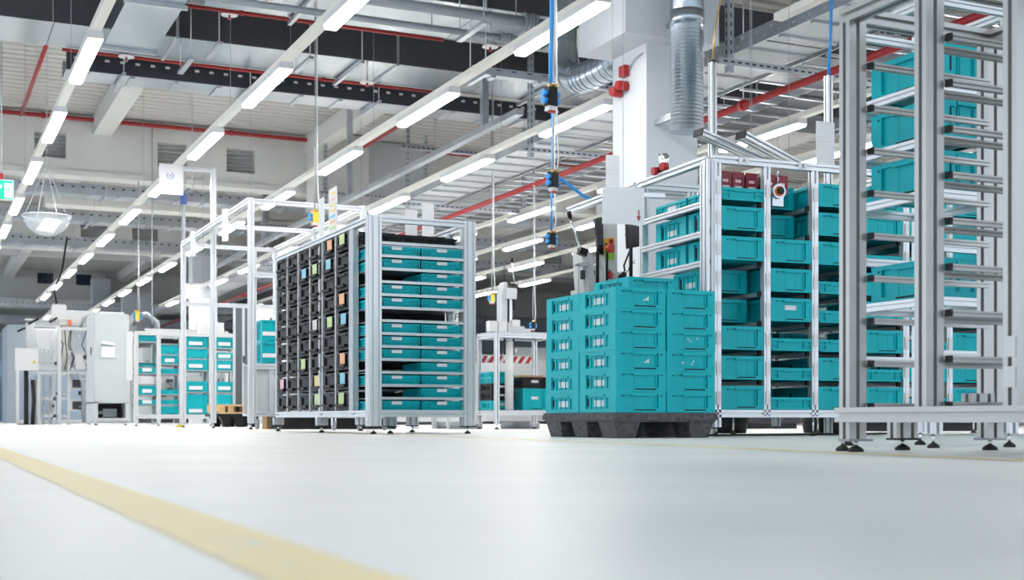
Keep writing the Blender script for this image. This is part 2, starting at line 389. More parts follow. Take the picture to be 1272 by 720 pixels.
for (x, y, z, r) in ((5.44, 11.35, 3.98, .05), (5.28, 11.55, 3.86, .032)):
    c = MB()
    for d in (-.055, -.025, .025, .055): c.tube([(x+d-.009,y,z),(x+d+.009,y,z)], r*1.75, 16)
    c.tube([(x-.05,y,z),(x+.05,y,z)], r*1.5, 16)
    tag(put('pipe_coupling', c, 'pipe'), 'ribbed coupling on the %s grey pipe at top centre' % ('thick' if r > .04 else 'thinner'), 'coupling', 'pipe couplings')
# y-running red pipes
t = thing('sprinkler_pipe', 'red sprinkler pipe running down the hall beside the cable ladders', 'pipe')
put('pipe', MB().tube([(7.22,1.0,3.12),(7.22,44,3.12)], .034, 12), 'red', t)
for y in (6.3, 10.3, 14.4, 18.4, 22, 26.5, 31):
    put('clamp', MB().tube([(7.22,y-.03,3.12),(7.22,y+.03,3.12)], .055, 12), 'red', t)
    put('rod', MB().tube([(7.22,y,3.15),(7.22,y,ZC-.001)], .006, 6), 'galv', t)
t = thing('sprinkler_pipe', 'short steep red pipe at upper left under the deck', 'pipe'); put('pipe', MB().tube([(1.55,17.2,4.98),(1.55,22.3,5.04)], .03, 10), 'red', t)
t = thing('sprinkler_pipe', 'short red branch pipe behind the third lamp row', 'pipe'); put('pipe', MB().tube([(6.95,17.0,4.75),(6.95,22.0,4.75)], .03, 10), 'red', t)
put('rod', MB().tube([(6.95,19,4.75),(6.95,19,ZC-.001)], .006, 6), 'galv', t)
# sprinkler heads with white plates
for i, (u, v, D, lab) in enumerate(((157,71,14.3,'over the leftmost lamp row'),(285,19,13.1,'at the top edge left of centre'),(456,103,14.9,'above the second and third lamp rows'),(609,58.6,13.4,'under the grey pipes'))):
    p = at(u, v, D); t = thing('sprinkler', 'round white sprinkler plate ' + lab, 'sprinkler', p, 0, 'sprinkler plates')
    put('plate', MB().tube([(0,0,0),(0,0,.012)], .085, 20), 'white', t); put('nozzle', MB().tube([(0,0,0),(0,0,-.035),(0,0,-.04)], [.012,.012,.022], 10), 'red', t)
    put('drop_pipe', MB().tube([(0,0,.01),(0,0,ZC-p.z)], .01, 8), 'galv', t)

def tray_x(label, x0, x1, y0, y1, z0, h, m='galv', slots=True, hangs=(2.6,), sm=None):
    t = thing('cable_tray', label, 'cable tray')
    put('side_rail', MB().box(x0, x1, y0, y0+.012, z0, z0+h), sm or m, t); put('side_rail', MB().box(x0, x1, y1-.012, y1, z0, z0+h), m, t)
    put('tray_floor', MB().box(x0, x1, y0, y1, z0-.006, z0), m, t)
    s = MB(); x = x0+.08
    while x < x1: s.box(x, x+.05, y0-.002, y0, z0+h*.62, z0+h*.76); x += .17
    if slots: tag(put('slot', s, 'white' if slots == 1 else 'dark', t), kind='stuff')
    l = MB(); x = x0+.2
    while x < x1: l.box(x, x+.05, y0, y1, z0-.03, z0-.007); x += .5
    tag(put('rung', l, m, t), kind='stuff')
    for x in hangs:
        put('hanger_bar', MB().box(x-.02, x+.02, y0-.25, y1+.1, z0-.075, z0-.031), 'galv', t)
        for yy in (y0-.2, y1+.06): put('rod', MB().tube([(x,yy,z0-.07),(x,yy,ZC-.001)], .006, 6), 'galv', t)
    return t
tray_x('dark slotted cable tray crossing behind the first lamps, ending at upper left', 1.55, 11, 15.35, 15.8, 4.07, .2, 'galv', 1, (2.15, 3.6, 5.2, 7.6), 'tray_shade')  # near side rail gets the painted shade colour, the rest stays galvanised
tray_x('slotted cable tray just beyond the first white girder', 0.5, 12, 23.45, 23.9, 4.02, .18, 'galv', 2, (3.0, 8))
tray_x('slotted cable tray second beyond the first white girder', 0.5, 14, 26.6, 27.1, 4.02, .18, 'galv', 2, (3.1, 9))
tray_x('slotted cable tray in front of the grilled second girder', 0.5, 16, 30.6, 31.1, 4.02, .22, 'galv', 2, (3.3, 10))
tray_x('far slotted cable tray under the windowed third girder', 0.5, 20, 44.5, 45.2, 3.75, .2, 'galv', 2, (4, 12))
tray_x('farthest slotted cable tray near the far wall', 0.5, 24, 54, 55, 3.9, .3, 'galv', 0, (5, 14))
tray_x('short slotted cable tray left of the white column', 4.95, 5.85, 11.60, 11.72, 3.50, .07, 'galv', 2, (5.0,))
put_t = thing('air_duct', 'beige rectangular duct between the far cable trays', 'duct'); put('duct_section', MB().box(2.2, 6.3, 25.2, 25.7, 4.1, 4.3), 'track', put_t)
put('rod', MB().tube([(4,25.5,4.3),(4,25.5,ZC)], .008, 6), 'galv', put_t)

def tray_y(label, x0, x1, y0, y1, z0, h, step, floor_m, side_m='galv', hatch=False):
    t = thing('cable_ladder', label, 'cable ladder')
    put('side_rail', MB().box(x0, x0+.02, y0, y1, z0, z0+h), side_m, t); put('side_rail', MB().box(x1-.02, x1, y0, y1, z0, z0+h), side_m, t)
    if floor_m:
        y = y0
        while y < y1 - .05: put('floor_sheet', MB().box(x0+.02, x1-.02, y+.01, min(y+1.9, y1), z0+.004, z0+.01), floor_m, t); y += 1.93
    y = y0+.1
    while y < min(y1, 30): put('rung', MB().box(x0+.02, x1-.02, y, y+.035, z0-.02, z0+.003), 'galv', t); y += step
    s = MB(); y = y0+.05
    while y < y1: s.box(x0-.002, x0, y, y+.05, z0+h*.62, z0+h*.78).box(x0-.002, x0, y+.1, y+.13, z0+h*.25, z0+h*.36); y += .2
    tag(put('slot', s, 'white', t), kind='stuff')
    return t
tray_y('wide perforated cable tray with light underside running down the hall', 6.5, 7.12, 3.2, 40, 3.3, .14, .42, 'cabinet')
tray_y('dark open cable ladder to the right of the red pipe', 7.32, 8.05, 1.5, 40, 3.35, .10, .33, None)
tray_y('second dark cable ladder right of the fifth lamp row', 8.5, 9.2, 1.5, 38, 3.55, .12, .4, 'dark')
for i, y in enumerate((5.3, 9.4, 13.4, 17.5, 21.6, 25.7)):
    t = thing('tray_hanger', 'slotted steel hanger carrying the cable ladders, %s from the near end' % NTH[i], 'hanger', (0,0,0), 0, 'slotted tray hangers')
    for x in (6.44, 8.3):
        put('post', MB().box(x-.03, x+.03, y-.03, y-.02, 3.12, ZC-.001).box(x-.03, x-.02, y-.02, y+.02, 3.12, ZC-.001).box(x+.02, x+.03, y-.02, y+.02, 3.12, ZC-.001), 'galv', t)
        s = MB(); z = 3.2
        while z < 5.1: s.box(x-.006, x+.006, y-.032, y-.03, z, z+.04).box(x-.032, x-.03, y-.01, y+.005, z, z+.04); z += .08
        tag(put('slot', s, 'dark', t), kind='stuff')
    for z in (3.23, 4.05):
        a = MB().box(6.3, 8.45, y-.05, y-.035, z-.05, z+.005).box(6.3, 8.45, y-.035, y+.02, z-.05, z-.04)
        put('arm', a, 'galv', t)
        s = MB(); x = 6.35
        while x < 8.4: s.box(x, x+.04, y-.052, y-.05, z-.03, z-.014); x += .075
        tag(put('slot', s, 'dark', t), kind='stuff')
# y-running steel channel with vertical slotted posts beyond
t = thing('steel_channel', 'grey steel channel running down the hall left of the wide cable tray', 'channel')
put('channel', MB().box(6.16, 6.26, 13.2, 30, 3.55, 3.62), 'galv', t)
for y in (14.2, 19.5, 25): put('post', MB().box(6.17, 6.25, y-.04, y+.04, 3.62, ZC-.001), 'galv', t)

# spiral ducts
t = thing('spiral_duct', 'upright spiral galvanised duct in front of the white column', 'duct')
put('pipe', MB().tube([(5.60,8.76,2.40),(5.60,8.76,ZC-.02)], .132, 32), 'galv_pipe', t)
sp = MB(); z = 2.44; k = 0
while z < 3.2: sp.tube([(5.60,8.76,z-.002),(5.60,8.76,z+.002)], .1338, 32); z += .030
tag(put('seam', sp, 'galv_pipe', t), kind='stuff')
put('sleeve', MB().tube([(5.60,8.76,3.24),(5.60,8.76,3.36)], .138, 32), 'galv_pipe', t)
put('bracket', MB().box(5.585,5.615,8.87,9.25,2.55,2.60).box(5.585,5.615,8.87,9.06,3.3,3.34), 'galv', t)
t = thing('spiral_duct', 'bent spiral galvanised duct behind the left side of the column head', 'duct')
pp = [(5.70,11.13,4.6),(5.70,11.13,3.72),(5.70,11.08,3.53),(5.70,10.97,3.40),(5.70,10.78,3.32),(5.70,10.55,3.30),(5.70,10.2,3.30),(5.70,9.9,3.30)]
put('pipe', MB().tube(pp, .135, 28), 'galv_pipe', t)
sp = MB()
for i in range(1, len(pp)-1):
    a, b_ = Vector(pp[i]), Vector(pp[i+1])
    for q in range(3 if i > 3 else 1):
        p = a.lerp(b_, q/3.0); d = (b_-a).normalized()*.004; sp.tube([p-d, p+d], .140, 28)
tag(put('seam', sp, 'galv_pipe', t), kind='stuff')
# red alarm sounder and lamp on the column
p = at(781, 73, 10.6)
X = 5.50
t = thing('alarm_sounder', 'red fire alarm box and twin sounder on the white column', 'alarm', (X, 9.55, 3.02))
put('box', MB().box(-.05, 0, -.04, .05, -.0, .09), 'red2', t)
put('sounder', MB().tube([(0,0.0,-.08),(-.07,0.0,-.08),(-.10,0,-.08)], [.042,.042,.034], 16), 'red2', t)
put('sounder', MB().tube([(0,.1,-.11),(-.07,.1,-.11),(-.10,.1,-.11)], [.045,.045,.035], 16), 'red2', t)
put('wire', MB().tube([(0,-.02,.05),(-.01,-.15,.12),(-.01,-.28,.13)], .006, 6), 'cable', t)
# ================================================================== CRATES
CR = {}
def crate_meshes(lx, ly, h, style):
    """style: 'crate' (recessed panels), 'tray' (shallow, ribbed), 'bin' (black, lipped front); long side faces -x"""
    key = (lx, ly, h, style)
    if key in CR: return CR[key]
    b = MB(); X, Y = lx/2, ly/2; t = .012
    i = .012 if style != 'tray' else .010
    # core walls and base
    b.box(-X+i, X-i, -Y+i, Y-i, .006, .016)
    for (x0,x1,y0,y1) in ((-X+i,-X+i+.006,-Y+i,Y-i),(X-i-.006,X-i,-Y+i,Y-i),(-X+i,X-i,-Y+i,-Y+i+.006),(-X+i,X-i,Y-i-.006,Y-i)): b.box(x0,x1,y0,y1,.010,h-.004)
    rim = MB()
    rh = .016
    for (x0,x1,y0,y1) in ((-X,-X+i,-Y,Y),(X-i,X,-Y,Y),(-X+i,X-i,-Y,-Y+i),(-X+i,X-i,Y-i,Y)): rim.box(x0,x1,y0,y1,h-rh,h)
    holes = MB(); panel = MB()
    if style == 'crate':
        pw, pl = .15*lx, .17*ly
        for sx in (-1,1):
            for sy in (-1,1):
                xa, xb = sorted((sx*X, sx*(X-pw))); ya, yb = sorted((sy*Y, sy*(Y-i))); b.box(xa,xb,ya,yb,.0,h-rh)
                ya, yb = sorted((sy*(Y-i), sy*(Y-pl))); xa, xb = sorted((sx*X, sx*(X-i))); b.box(xa,xb,ya,yb,.0,h-rh)
        for sy in (-1,1):
            ya, yb = sorted((sy*Y, sy*(Y-i))); b.box(-X+pw, X-pw, ya, yb, 0, .022)
            ya, yb = sorted((sy*(Y+.004), sy*(Y-i))); b.box(-X*.36, X*.62, ya, yb, h-.022, h-.008); b.box(-X*.30, X*.62, ya, yb, .0, .010)
            ya, yb = sorted((sy*(Y+.001), sy*Y)); holes.box(-X*.26, X*.60, ya, yb, .0105, .017)
            for x in (-X+.040, X-.030): holes.box(x-.004, x+.004, ya, yb, h-.026, h-.018)
            ya, yb = sorted((sy*(Y-i), sy*(Y-i+.004)))
            for x in (-X*.25, X*.25): panel.box(x-.0012, x+.0012, *( (ya, ya+.0015) if sy > 0 else (yb-.0015, yb)), .022, h-rh)
            ya, yb = sorted((sy*(Y-i), sy*(Y-i+.007))); panel.box(X-pw-.016, X-pw-.010, ya, yb, .03, h-.03)
        for sx in (-1,1):
            xa, xb = sorted((sx*X, sx*(X-i))); b.box(xa, xb, -Y+pl, Y-pl, 0, .020)
            b.box(xa, xb, -Y+pl, -Y*.42, h-.030, h-rh)
            xa, xb = sorted((sx*(X+.004), sx*(X-i))); b.box(xa, xb, -Y*.40, Y*.40, h-.024, h-.010)
            xa, xb = sorted((sx*(X-i+.006), sx*(X-i)))
            panel.box(xa, xb, -Y+pl+.045, -Y+pl+.050, .022, h-.03); panel.box(xa, xb, Y-pl-.050, Y-pl-.045, .022, h-.03)
            for y in (-.03, .03): panel.box(xa, xb, y-.001, y+.001, .022, h-.03)
            xa, xb = sorted((sx*(X-i+.001), sx*(X-i)))
            for s in (-1,1): holes.box(xa, xb, s*(Y-pl)-(.020 if s > 0 else 0), s*(Y-pl)+(0 if s > 0 else .020), .034 if s > 0 else .05, h-.034)
    elif style == 'tray':
        for sy in (-1,1):
            ya, yb = sorted((sy*Y, sy*(Y-i))); b.box(-X, X, ya, yb, 0, .012); b.box(-X*.95, -X*.62, ya, yb, h*.48, h*.56); b.box(X*.62, X*.95, ya, yb, h*.48, h*.56)
            for x in (-X+.006, -X*.62, X*.62, X-.006): b.box(x-.003, x+.003, ya, yb, .012, h-rh)
            ya, yb = sorted((sy*(Y+.003), sy*(Y-i))); b.box(-X*.4, X*.45, ya, yb, h-.022, h-.012)
        for sx in (-1,1):
            xa, xb = sorted((sx*X, sx*(X-i))); b.box(xa, xb, -Y, Y, 0, .012); b.box(xa, xb, -Y*.95, -Y*.6, h*.48, h*.56); b.box(xa, xb, Y*.6, Y*.95, h*.48, h*.56)
            for y in (-Y+.006, -Y*.6, Y*.6, Y-.006): b.box(xa, xb, y-.003, y+.003, .012, h-rh)
    else:  # bin, front on -x
        for sy in (-1,1):
            ya, yb = sorted((sy*Y, sy*(Y-.03))); b.box(-X, -X+i, ya, yb, 0, h-rh)
            ya, yb = sorted((sy*Y, sy*(Y-.012))); b.box(-X+i, X, ya, yb, h*.4, h*.5)
        b.box(-X, -X+i, -Y+.03, Y-.03, 0, .018)
        b.prism([(-X-.022,.022),(-X-.026,.040),(-X,.040),(-X,.018)], -Y*.62, Y*.62, 'y')
        panel.box(-X+i-.004, -X+i, -Y+.05, -Y+.056, .03, h-.03); panel.box(-X+i-.004, -X+i, Y-.056, Y-.05, .03, h-.03)
        panel.box(-X-.004, -X, -Y*.5, Y*.5, h-.022, h-.006)
        holes.box(-X-.001, -X, -Y*.3, Y*.3, .004, .014)
    r = (b.mesh('body'), rim.mesh('rim'), panel.mesh('panel_rib') if panel.f else None, holes.mesh('handle_slot') if holes.f else None)
    CR[key] = r; return r
LAB = {}
def label_mesh(w_, h_, axis, key='l'):
    k = (w_, h_, axis)
    if k not in LAB:
        LAB[k] = (MB().box(-.0008, 0, -w_/2, w_/2, 0, h_) if axis == 'x' else MB().box(-w_/2, w_/2, -.0008, 0, 0, h_)).mesh('label')
        LAB[k].materials.append(M['paper'])
    return LAB[k]
def crate(name, label, cat, loc, parent_rz, lx, ly, h, style='crate', m='teal', group=None, lab=None, card=None, rootp=None):
    body, rim, panel, holes = crate_meshes(lx, ly, h, style)
    def me(x): 
        k = (x.name, m)
        if k not in LAB:
            c = x if not x.materials else x.copy()
            c.materials.clear(); c.materials.append(M[m]); LAB[k] = c
        return LAB[k]
    o = bpy.data.objects.new(name, me(body)); COL.objects.link(o)
    o.location = loc; o.rotation_euler = (0, 0, parent_rz); tag(o, label, cat, group)
    link('rim', me(rim), None, o)
    if panel: tag(link('panel_rib', me(panel), None, o), kind='stuff')
    if holes:
        if not holes.materials: holes.materials.append(M['hole'])
        tag(link('handle_slot', holes, None, o), kind='stuff')
    X, Y, i = lx/2, ly/2, (.012 if style != 'tray' else .010)
    if lab == 'long': link('label', label_mesh(.11, .034, 'x'), None, o, (-X+i-.0002, 0, h*.30))
    elif lab == 'tray_long': link('label', label_mesh(.13, .026, 'x'), None, o, (-X-.0012, 0, h*.42))
    elif lab == 'short': link('label', label_mesh(.085, .028, 'y'), None, o, (0, -Y+i-.0002, h*.5))
    elif lab == 'tray_short': link('label', label_mesh(.075, .022, 'y'), None, o, (-.01, -Y-.004, h*.60))
    elif lab == 'wide': link('label', label_mesh(.15, .042, 'y'), None, o, (0, -Y-.001, h*.28))
    if card:
        c = MB().box(-.002, 0, -.062, .062, 0, .088).mesh('card'); c.materials.append(M['card_' + card]); link('card', c, None, o, (-X-.0045, 0, .035))
    return o

# ---------------- stacked crates on the plastic pallet
PX, PY, PW, PL, PZ = 3.395, 6.02, .64, .85, .139
t = thing('plastic_pallet', 'dark grey plastic nesting pallet under the stacked teal crates', 'pallet', (PX, PY, 0))
put('deck', MB().box(-.008, PW+.01, -.008, PL+.01, .098, .126).box(-.004, PW+.006, -.004, PL+.006, .126, PZ-.001).box(.0, PW, .0, PL, .088, .098), 'pallet', t)
for i, x in enumerate((.085, PW-.085)):
    for j, y in enumerate((.105, PL/2, PL-.105)):
        m = MB(); n0 = [(x-.080,y-.092),(x+.080,y-.092),(x+.080,y+.092),(x-.080,y+.092)]; n1 = [(x-.060,y-.072),(x+.060,y-.072),(x+.060,y+.072),(x-.060,y+.072)]
        k = len(m.v); m.v += [(a,b_,.0) for a,b_ in n1] + [(a,b_,.0885) for a,b_ in n0]
        for q in ((3,2,1,0),(4,5,6,7),(0,1,5,4),(1,2,6,5),(2,3,7,6),(3,0,4,7)): m.f.append([k+a for a in q]); m.sm.append(False)
        put('foot', m, 'pallet', t)
cw, cl, ch, cp = .312, .416, .1165, .1123
stk = [('near left', 0, 0, 6), ('far left', 0, 1, 6), ('near right', 1, 0, 6), ('rear right', 1, 1, 7)]
for nm, i, j, n in stk:
    for k in range(n):
        jx = random.uniform(-.003, .003); jy = random.uniform(-.003, .003)
        c = crate('stacking_crate', 'teal crate on the grey plastic pallet, %s stack, %s' % (nm, ORD[k]), 'crate', (PX+.004+(i+.5)*(PW/2)+jx, PY+(j+.5)*(PL/2)+jy, PZ+k*cp), 0, cw, cl, ch-.0045, 'crate', 'teal', 'crates on the plastic pallet', 'long')
        if (nm, k) in (('near left', 2), ('near left', 5), ('near right', 2), ('near right', 3)):
            fr = MB()
            if nm == 'near left': fr.prism([(.02,.045),(.055,.045),(.055,.068)], -cl/2+.0105, -cl/2+.0118, 'y')
            else:
                for q in range(3): 
                    x = random.uniform(-.06,.06); z = random.uniform(.04,.085); fr.prism([(x,z),(x+.014,z-.006),(x+.008,z+.007)], -cl/2+.0105, -cl/2+.0118, 'y')
            put('torn_sticker', fr, 'paper', c)

# ================================================================== RACK A, trays at its end and black bins along its side
AX, AY, AW, AL = 2.846, 8.49, .80, 2.56
def lp(root, name, *a, **k): return profile(name, *a, root, **k)
ra = thing('bin_rack', 'aluminium rack of teal trays and black bins at centre left', 'rack', (AX, AY, 0))
top = 1.49
for x, y in ((.045,.045),(AW-.045,.045)):
    profile('post', (x,y,.055), (x,y,top+.03), .09, .09, ra)
    put('end_cap', MB().box(x-.047,x+.047,y-.047,y+.047,.047,.055), 'rubber', ra); foot(ra, x, y, .05)
for x, y in ((.0225, 1.22),(.0225, AL-.02),(AW-.03, 1.22),(AW-.03, AL-.02),(AW-.03,.42),(.0225,.40)):
    profile('post', (x,y,.12), (x,y,top), .045, .045, ra)
for x, y in ((.02,1.22),(.02,AL-.02),(AW-.03,1.22),(AW-.03,AL-.02),(.3,.42)):
    profile('leg', (x,y,.055), (x,y,.12), .09, .045, ra); put('end_cap', MB().box(x-.047,x+.047,y-.025,y+.025,.047,.055), 'rubber', ra); foot(ra, x, y, .05)
for z in (.142, top+.005):
    for x in (.0225, AW-.0225):
        profile('rail', (x,.09,z), (x,AL,z), .045, .045, ra)
    for y in (.0225, AL-.02) : profile('rail', (.09 if y < .1 else .045,y,z), (AW-.09 if y < .1 else AW-.045,y,z), .045, .045, ra)
profile('rail', (AW-.03, .09, top-.10), (AW-.03, AL, top-.10), .03, .03, ra)
# shelf rails for trays, 14 levels
P0, PT = .170, .0901
for k in range(14):
    z = P0 + k*PT
    profile('shelf_rail', (.09,.02,z-.011), (AW-.09,.02,z-.011), .018, .018, ra, 'alu', .03)
    if k and k != 13:
        put('shelf_sheet', MB().box(.05, AW-.045, .035, .43, z-.012, z-.008), 'galv', ra)
miss_left = {3, 5, 8, 11}; 
empty_both = {6+1-0}
levels = list(range(0, 13))
for k in levels:
    if k == 7: continue
    for side in (0, 1):
        fromtop = 12 - k
        if side == 0 and k in (1, 3, 10): continue
        x = .222 if side == 0 else .558
        crate('shallow_tray', 'shallow teal tray in the bin rack end, %s side, %s' % ('left' if side == 0 else 'right', ORD[k]), 'tray', (AX+x+(.004 if side else 0), AY+.235, P0+k*PT-.002), 0, .328, .40, .064, 'tray', 'teal', 'shallow trays at the rack end', 'tray_short')
for q in range(4):
    crate('shallow_tray', 'black tray on top of the bin rack end, %s from the left' % NTH[q], 'tray', (AX+.13+q*.185, AY+.40, P0+13*PT+.002), 0, .175, .26, .085, 'tray', 'black', 'black trays on the top shelf')
put('shelf_sheet', MB().box(.05, AW-.045, .20, .56, P0+13*PT-.006, P0+13*PT+.0), 'galv', ra)
# dividers and black bins facing -x
cols = [AL-.045-.345*i for i in range(6)]   # far edge of each column, column 1 is the farthest
cards = {(6,1):'green',(6,2):'blue',(6,3):'orange',(6,5):'blue',(6,6):'orange',(6,9):'green',(5,5):'green',(5,8):'blue',(5,9):'orange',(4,1):'green',(4,2):'yellow',(4,5):'grey',(4,8):'green',(3,3):'green',(3,8):'blue',(1,2):'pink'}
BP = .1455
for ci in range(6):
    c = ci+1; yc = cols[ci]-.165
    profile('upright', (.012, cols[ci]-.345+.008, .165), (.012, cols[ci]-.345+.008, top-.02), .024, .024, ra, 'alu', .03)
    for r in range(9):
        z = .175 + r*BP
        cd = cards.get((c, r+1))
        lab = 'black bin %sin %s bin column from the far end, %s' % (('with %s card ' % cd) if cd else '', NTH[ci], ORD[r])
        crate('storage_bin', lab, 'bin', (AX+.186+random.uniform(-.01,.01), AY+yc, z), random.uniform(-.012,.012), .36, .292, .128, 'bin', 'black', 'black bins along the rack side', None, cd)
for r in range(9):
    crate('storage_bin', 'black bin on the far side of the bin rack end, %s' % ORD[r], 'bin', (AX+AW-.22, AY+.64, .175+r*BP), R(180), .36, .292, .128, 'bin', 'black', 'black bins along the rack side')
for r in range(9):
    put('shelf_bar', MB().box(.10, .12, .42, AL-.05, .165+r*BP-.006, .165+r*BP+.006), 'galv', ra)
    put('shelf_bar', MB().box(.36, .38, .42, AL-.05, .165+r*BP-.006, .165+r*BP+.006), 'galv', ra)
# signs standing on rack A
def sheet(name, label, cat, p, rz, w_, h_, m='print', tilt=0.0, group=None):
    t = tag(put(name, MB().box(-w_/2, w_/2, -.002, .002, 0, h_), m), label, cat, group); t.location = p; t.rotation_euler = (tilt, 0, rz)
    if m == 'print':
        for i, (a, b) in enumerate(((.1, .6), (.1, .8), (.1, .45))): put('print_line', MB().box(-w_/2+w_*a, -w_/2+w_*b, -.003, -.0021, h_*(.62-.09*i), h_*(.645-.09*i)), 'card_grey', t)
    return t
p = at(406, 272, 10.2)
s1 = thing('shelf_sign', 'tall white sign with coloured bars standing on the bin rack', 'sign', (AX+.02, AY+.92, top+.03), R(-90))
put('board', MB().box(-.10,.10,-.003,.003,0,.33), 'paper', s1)
for i, c in enumerate(('green','orange','blue','yellow','yellow','pink','yellow')): put('bar', MB().box(-.07,.07,-.0045,-.0031,.02+i*.043,.042+i*.043), 'card_'+c, s1)
s2 = sheet('shelf_sign', 'plain white sign beside the coloured bar sign on the bin rack', 'sign', (AX+.02, AY+1.22, top+.03), R(-90), .15, .30)
for i, (x, nm) in enumerate(((.66,'left'),(.80,'right'))):
    sheet('shelf_sign', 'blank white sheet standing above the trays of the centre left rack, %s of two' % nm, 'sign', (AX+x, AY+.95, top+.035), 0, .10, .21+i*.06, 'paper')

# ================================================================== RACK D, empty open frame on the right
RX = 2.61
rd = thing('open_rack', 'empty aluminium roller rack nearest the camera at right', 'rack', (RX, 3.187, 0))
DT = 1.33; PD = .3325
ys = [0.0, -PD, -2*PD, -3*PD]
for i, y in enumerate(ys):
    for j, x in enumerate((.045, .60)):
        z0 = .04 if i in (0, 3) else .095
        profile('post', (x-.012 if j == 0 else x, y, z0), (x-.012 if j == 0 else x, y, DT), .066, .048, rd, 'alu_warm')
    profile('post', (.338, y+.12, .04 if i == 0 else .12), (.338, y+.12, .18 if i else .13), .09, .045, rd, 'alu_warm')
for (x, y) in ((.045,0),(.338,.12),(.60,0),(.045,-3*PD),(.60,-3*PD)):
    put('end_cap', MB().box(x-.047, x+.047, y-.025, y+.025, .033, .04), 'rubber' if x == .338 else 'alu_dark', rd)
    foot(rd, x, y-.0, .036, .025)
foot(rd, .075, .10, .05, .022)
for z, x in ((.115, -.024), (.115, .62)): profile('rail', (x+.024, -3*PD-.3, z), (x+.024, .02, z), .045, .045, rd, 'alu_warm')
for x in (.0225, .60): profile('rail', (x, -3*PD-.3, DT+.022), (x, .022, DT+.022), .045, .045, rd, 'alu_warm')
for y in ys: profile('rail', (.045, y, DT+.022), (.60, y, DT+.022), .045, .045, rd, 'alu_warm')
for k in range(9):
    z = .142 + k*.1315
    for i, y in enumerate(ys):
        yy = y - .036
        if i == 3: continue
        profile('shelf_rail', (.078, yy, z), (.56, yy, z), .02, .018, rd, 'alu_warm', .03)
        put('end_cap', MB().box(.067, .078, yy-.011, yy+.011, z-.010, z+.010), 'rubber', rd)
        if i: 
            profile('shelf_rail', (.10, y+.036, z-.012), (.56, y+.036, z-.012), .02, .018, rd, 'alu_warm', .03)
            put('end_cap', MB().box(.56, .573, y+.025, y+.047, z-.023, z-.002), 'rubber', rd)
for i, z in enumerate((.20, .145)):
    pass
for i, (z0) in enumerate((.185, .265, .0)):
    if z0: put('label_holder', MB().box(-.003, 0, -2*PD-.02, -2*PD+.02, z0, z0+.055), 'paper', rd)

# ================================================================== RACK E with deep crates behind rack D
re_ = thing('crate_rack', 'aluminium rack with large teal crates right behind the empty roller rack', 'rack', (3.26, 3.50, 0))
for x in (.0, .36):
    for y in (.0, .46):
        profile('post', (x, y, .05), (x, y, 1.62), .045, .045, re_)
        foot(re_, x, y, .05)
for k, z in enumerate((.16, .35, .54, .73, .92, 1.11, 1.30, 1.60)):
    for y in (0.0, .46): profile('shelf_rail', (.0225, y, z-.02), (.3375, y, z-.02), .022, .03, re_, 'alu', .03)
    for x in ((0.0, .36) if k in (2, 4, 5, 6, 7) else ()): profile('shelf_rail', (x, .0225, z-.02), (x, .4375, z-.02), .022, .03, re_, 'alu', .03)
for k, z in ((2,.54),(4,.92),(5,1.11),(6,1.30)):
    crate('deep_crate', 'large teal crate seen between the roller rack bars, %s shelf' % {2:'lowest', 4:'middle', 5:'upper', 6:'topmost'}[k], 'crate', (3.26+.16, 3.68, z-.004), R(-90), .36, .26, .14, 'crate', 'teal', 'crates behind the roller rack', 'long')

# ================================================================== RACK C, rotated a little, three storeys of crates
CA = R(-3.2)
c0 = at(888, 521, 7.70); CXo, CYo = c0.x, c0.y
rc = thing('crate_rack', 'large aluminium rack full of teal crates behind the pallet at right', 'rack', (CXo, CYo, 0), CA)
def cw_(x, y, z):
    c, s = math.cos(CA), math.sin(CA); return (CXo + x*c - y*s, CYo + x*s + y*c, z)
CT = 1.66; NB = 8; BW = .345; CD = .98
for i in range(NB+1):
    x = .0225 + i*BW
    for j, y in enumerate((.0225, CD-.0225)):
        profile('post', (x, y, .055 if i % 3 == 0 else .12), (x, y, CT-.02), .045, .045, rc, 'alu')
    if i % 2 == 0:
        for y in (.0225, CD-.0225): foot(rc, x, y, .12 if i % 3 else .06)
    if i < NB:
        put('label_strip', MB().box(x-.006, x+.006, -.003, -.001, .2, CT-.1), 'alu', rc)
        for k in range(8):
            zz = .19+k*.18; put('label_holder', MB().box(x-.013, x+.017, -.007, -.0045, zz, zz+.08), 'paper', rc)
profile('post', (-.02, .06, .055), (-.02, .06, CT), .045, .09, rc)
put('end_cap', MB().box(-.045, .02, .0, .11, .047, .055), 'rubber', rc)
for y in (.0225, CD-.0225):
    for z in (.137, CT): profile('rail', (0, y, z), (NB*BW+.045, y, z), .045, .045, rc)
for z in (.137, CT+.0):
    for x in (-.02, 4*BW, NB*BW+.0225): profile('rail', (x, .05, z), (x, CD-.05, z), .045, .045, rc)
profile('rail', (.06, CD+.10, CT-.03), (NB*BW, CD+.10, CT-.03), .045, .045, rc)
profile('rail', (-.02, CD, CT), (-.02, CD+1.1, CT-.0), .045, .045, rc)
zs = [.168 + .18*k for k in range(8)]
for k, z in enumerate(zs):
    if k == 0: continue
    for i in range(NB+1):
        x = .0225 + i*BW
        if i in (0,):
            profile('shelf_rail', (.0, .07, z-.02), (.0, CD-.05, z-.02), .03, .035, rc, 'alu', .03)
        else:
            profile('shelf_rail', (x+.012, .05, z-.018), (x+.012, CD-.05, z-.018), .05, .022, rc, 'alu', .03)
        put('end_cap', MB().box(x-.04, x-.022, .03, .055, z-.035, z-.005), 'rubber', rc)
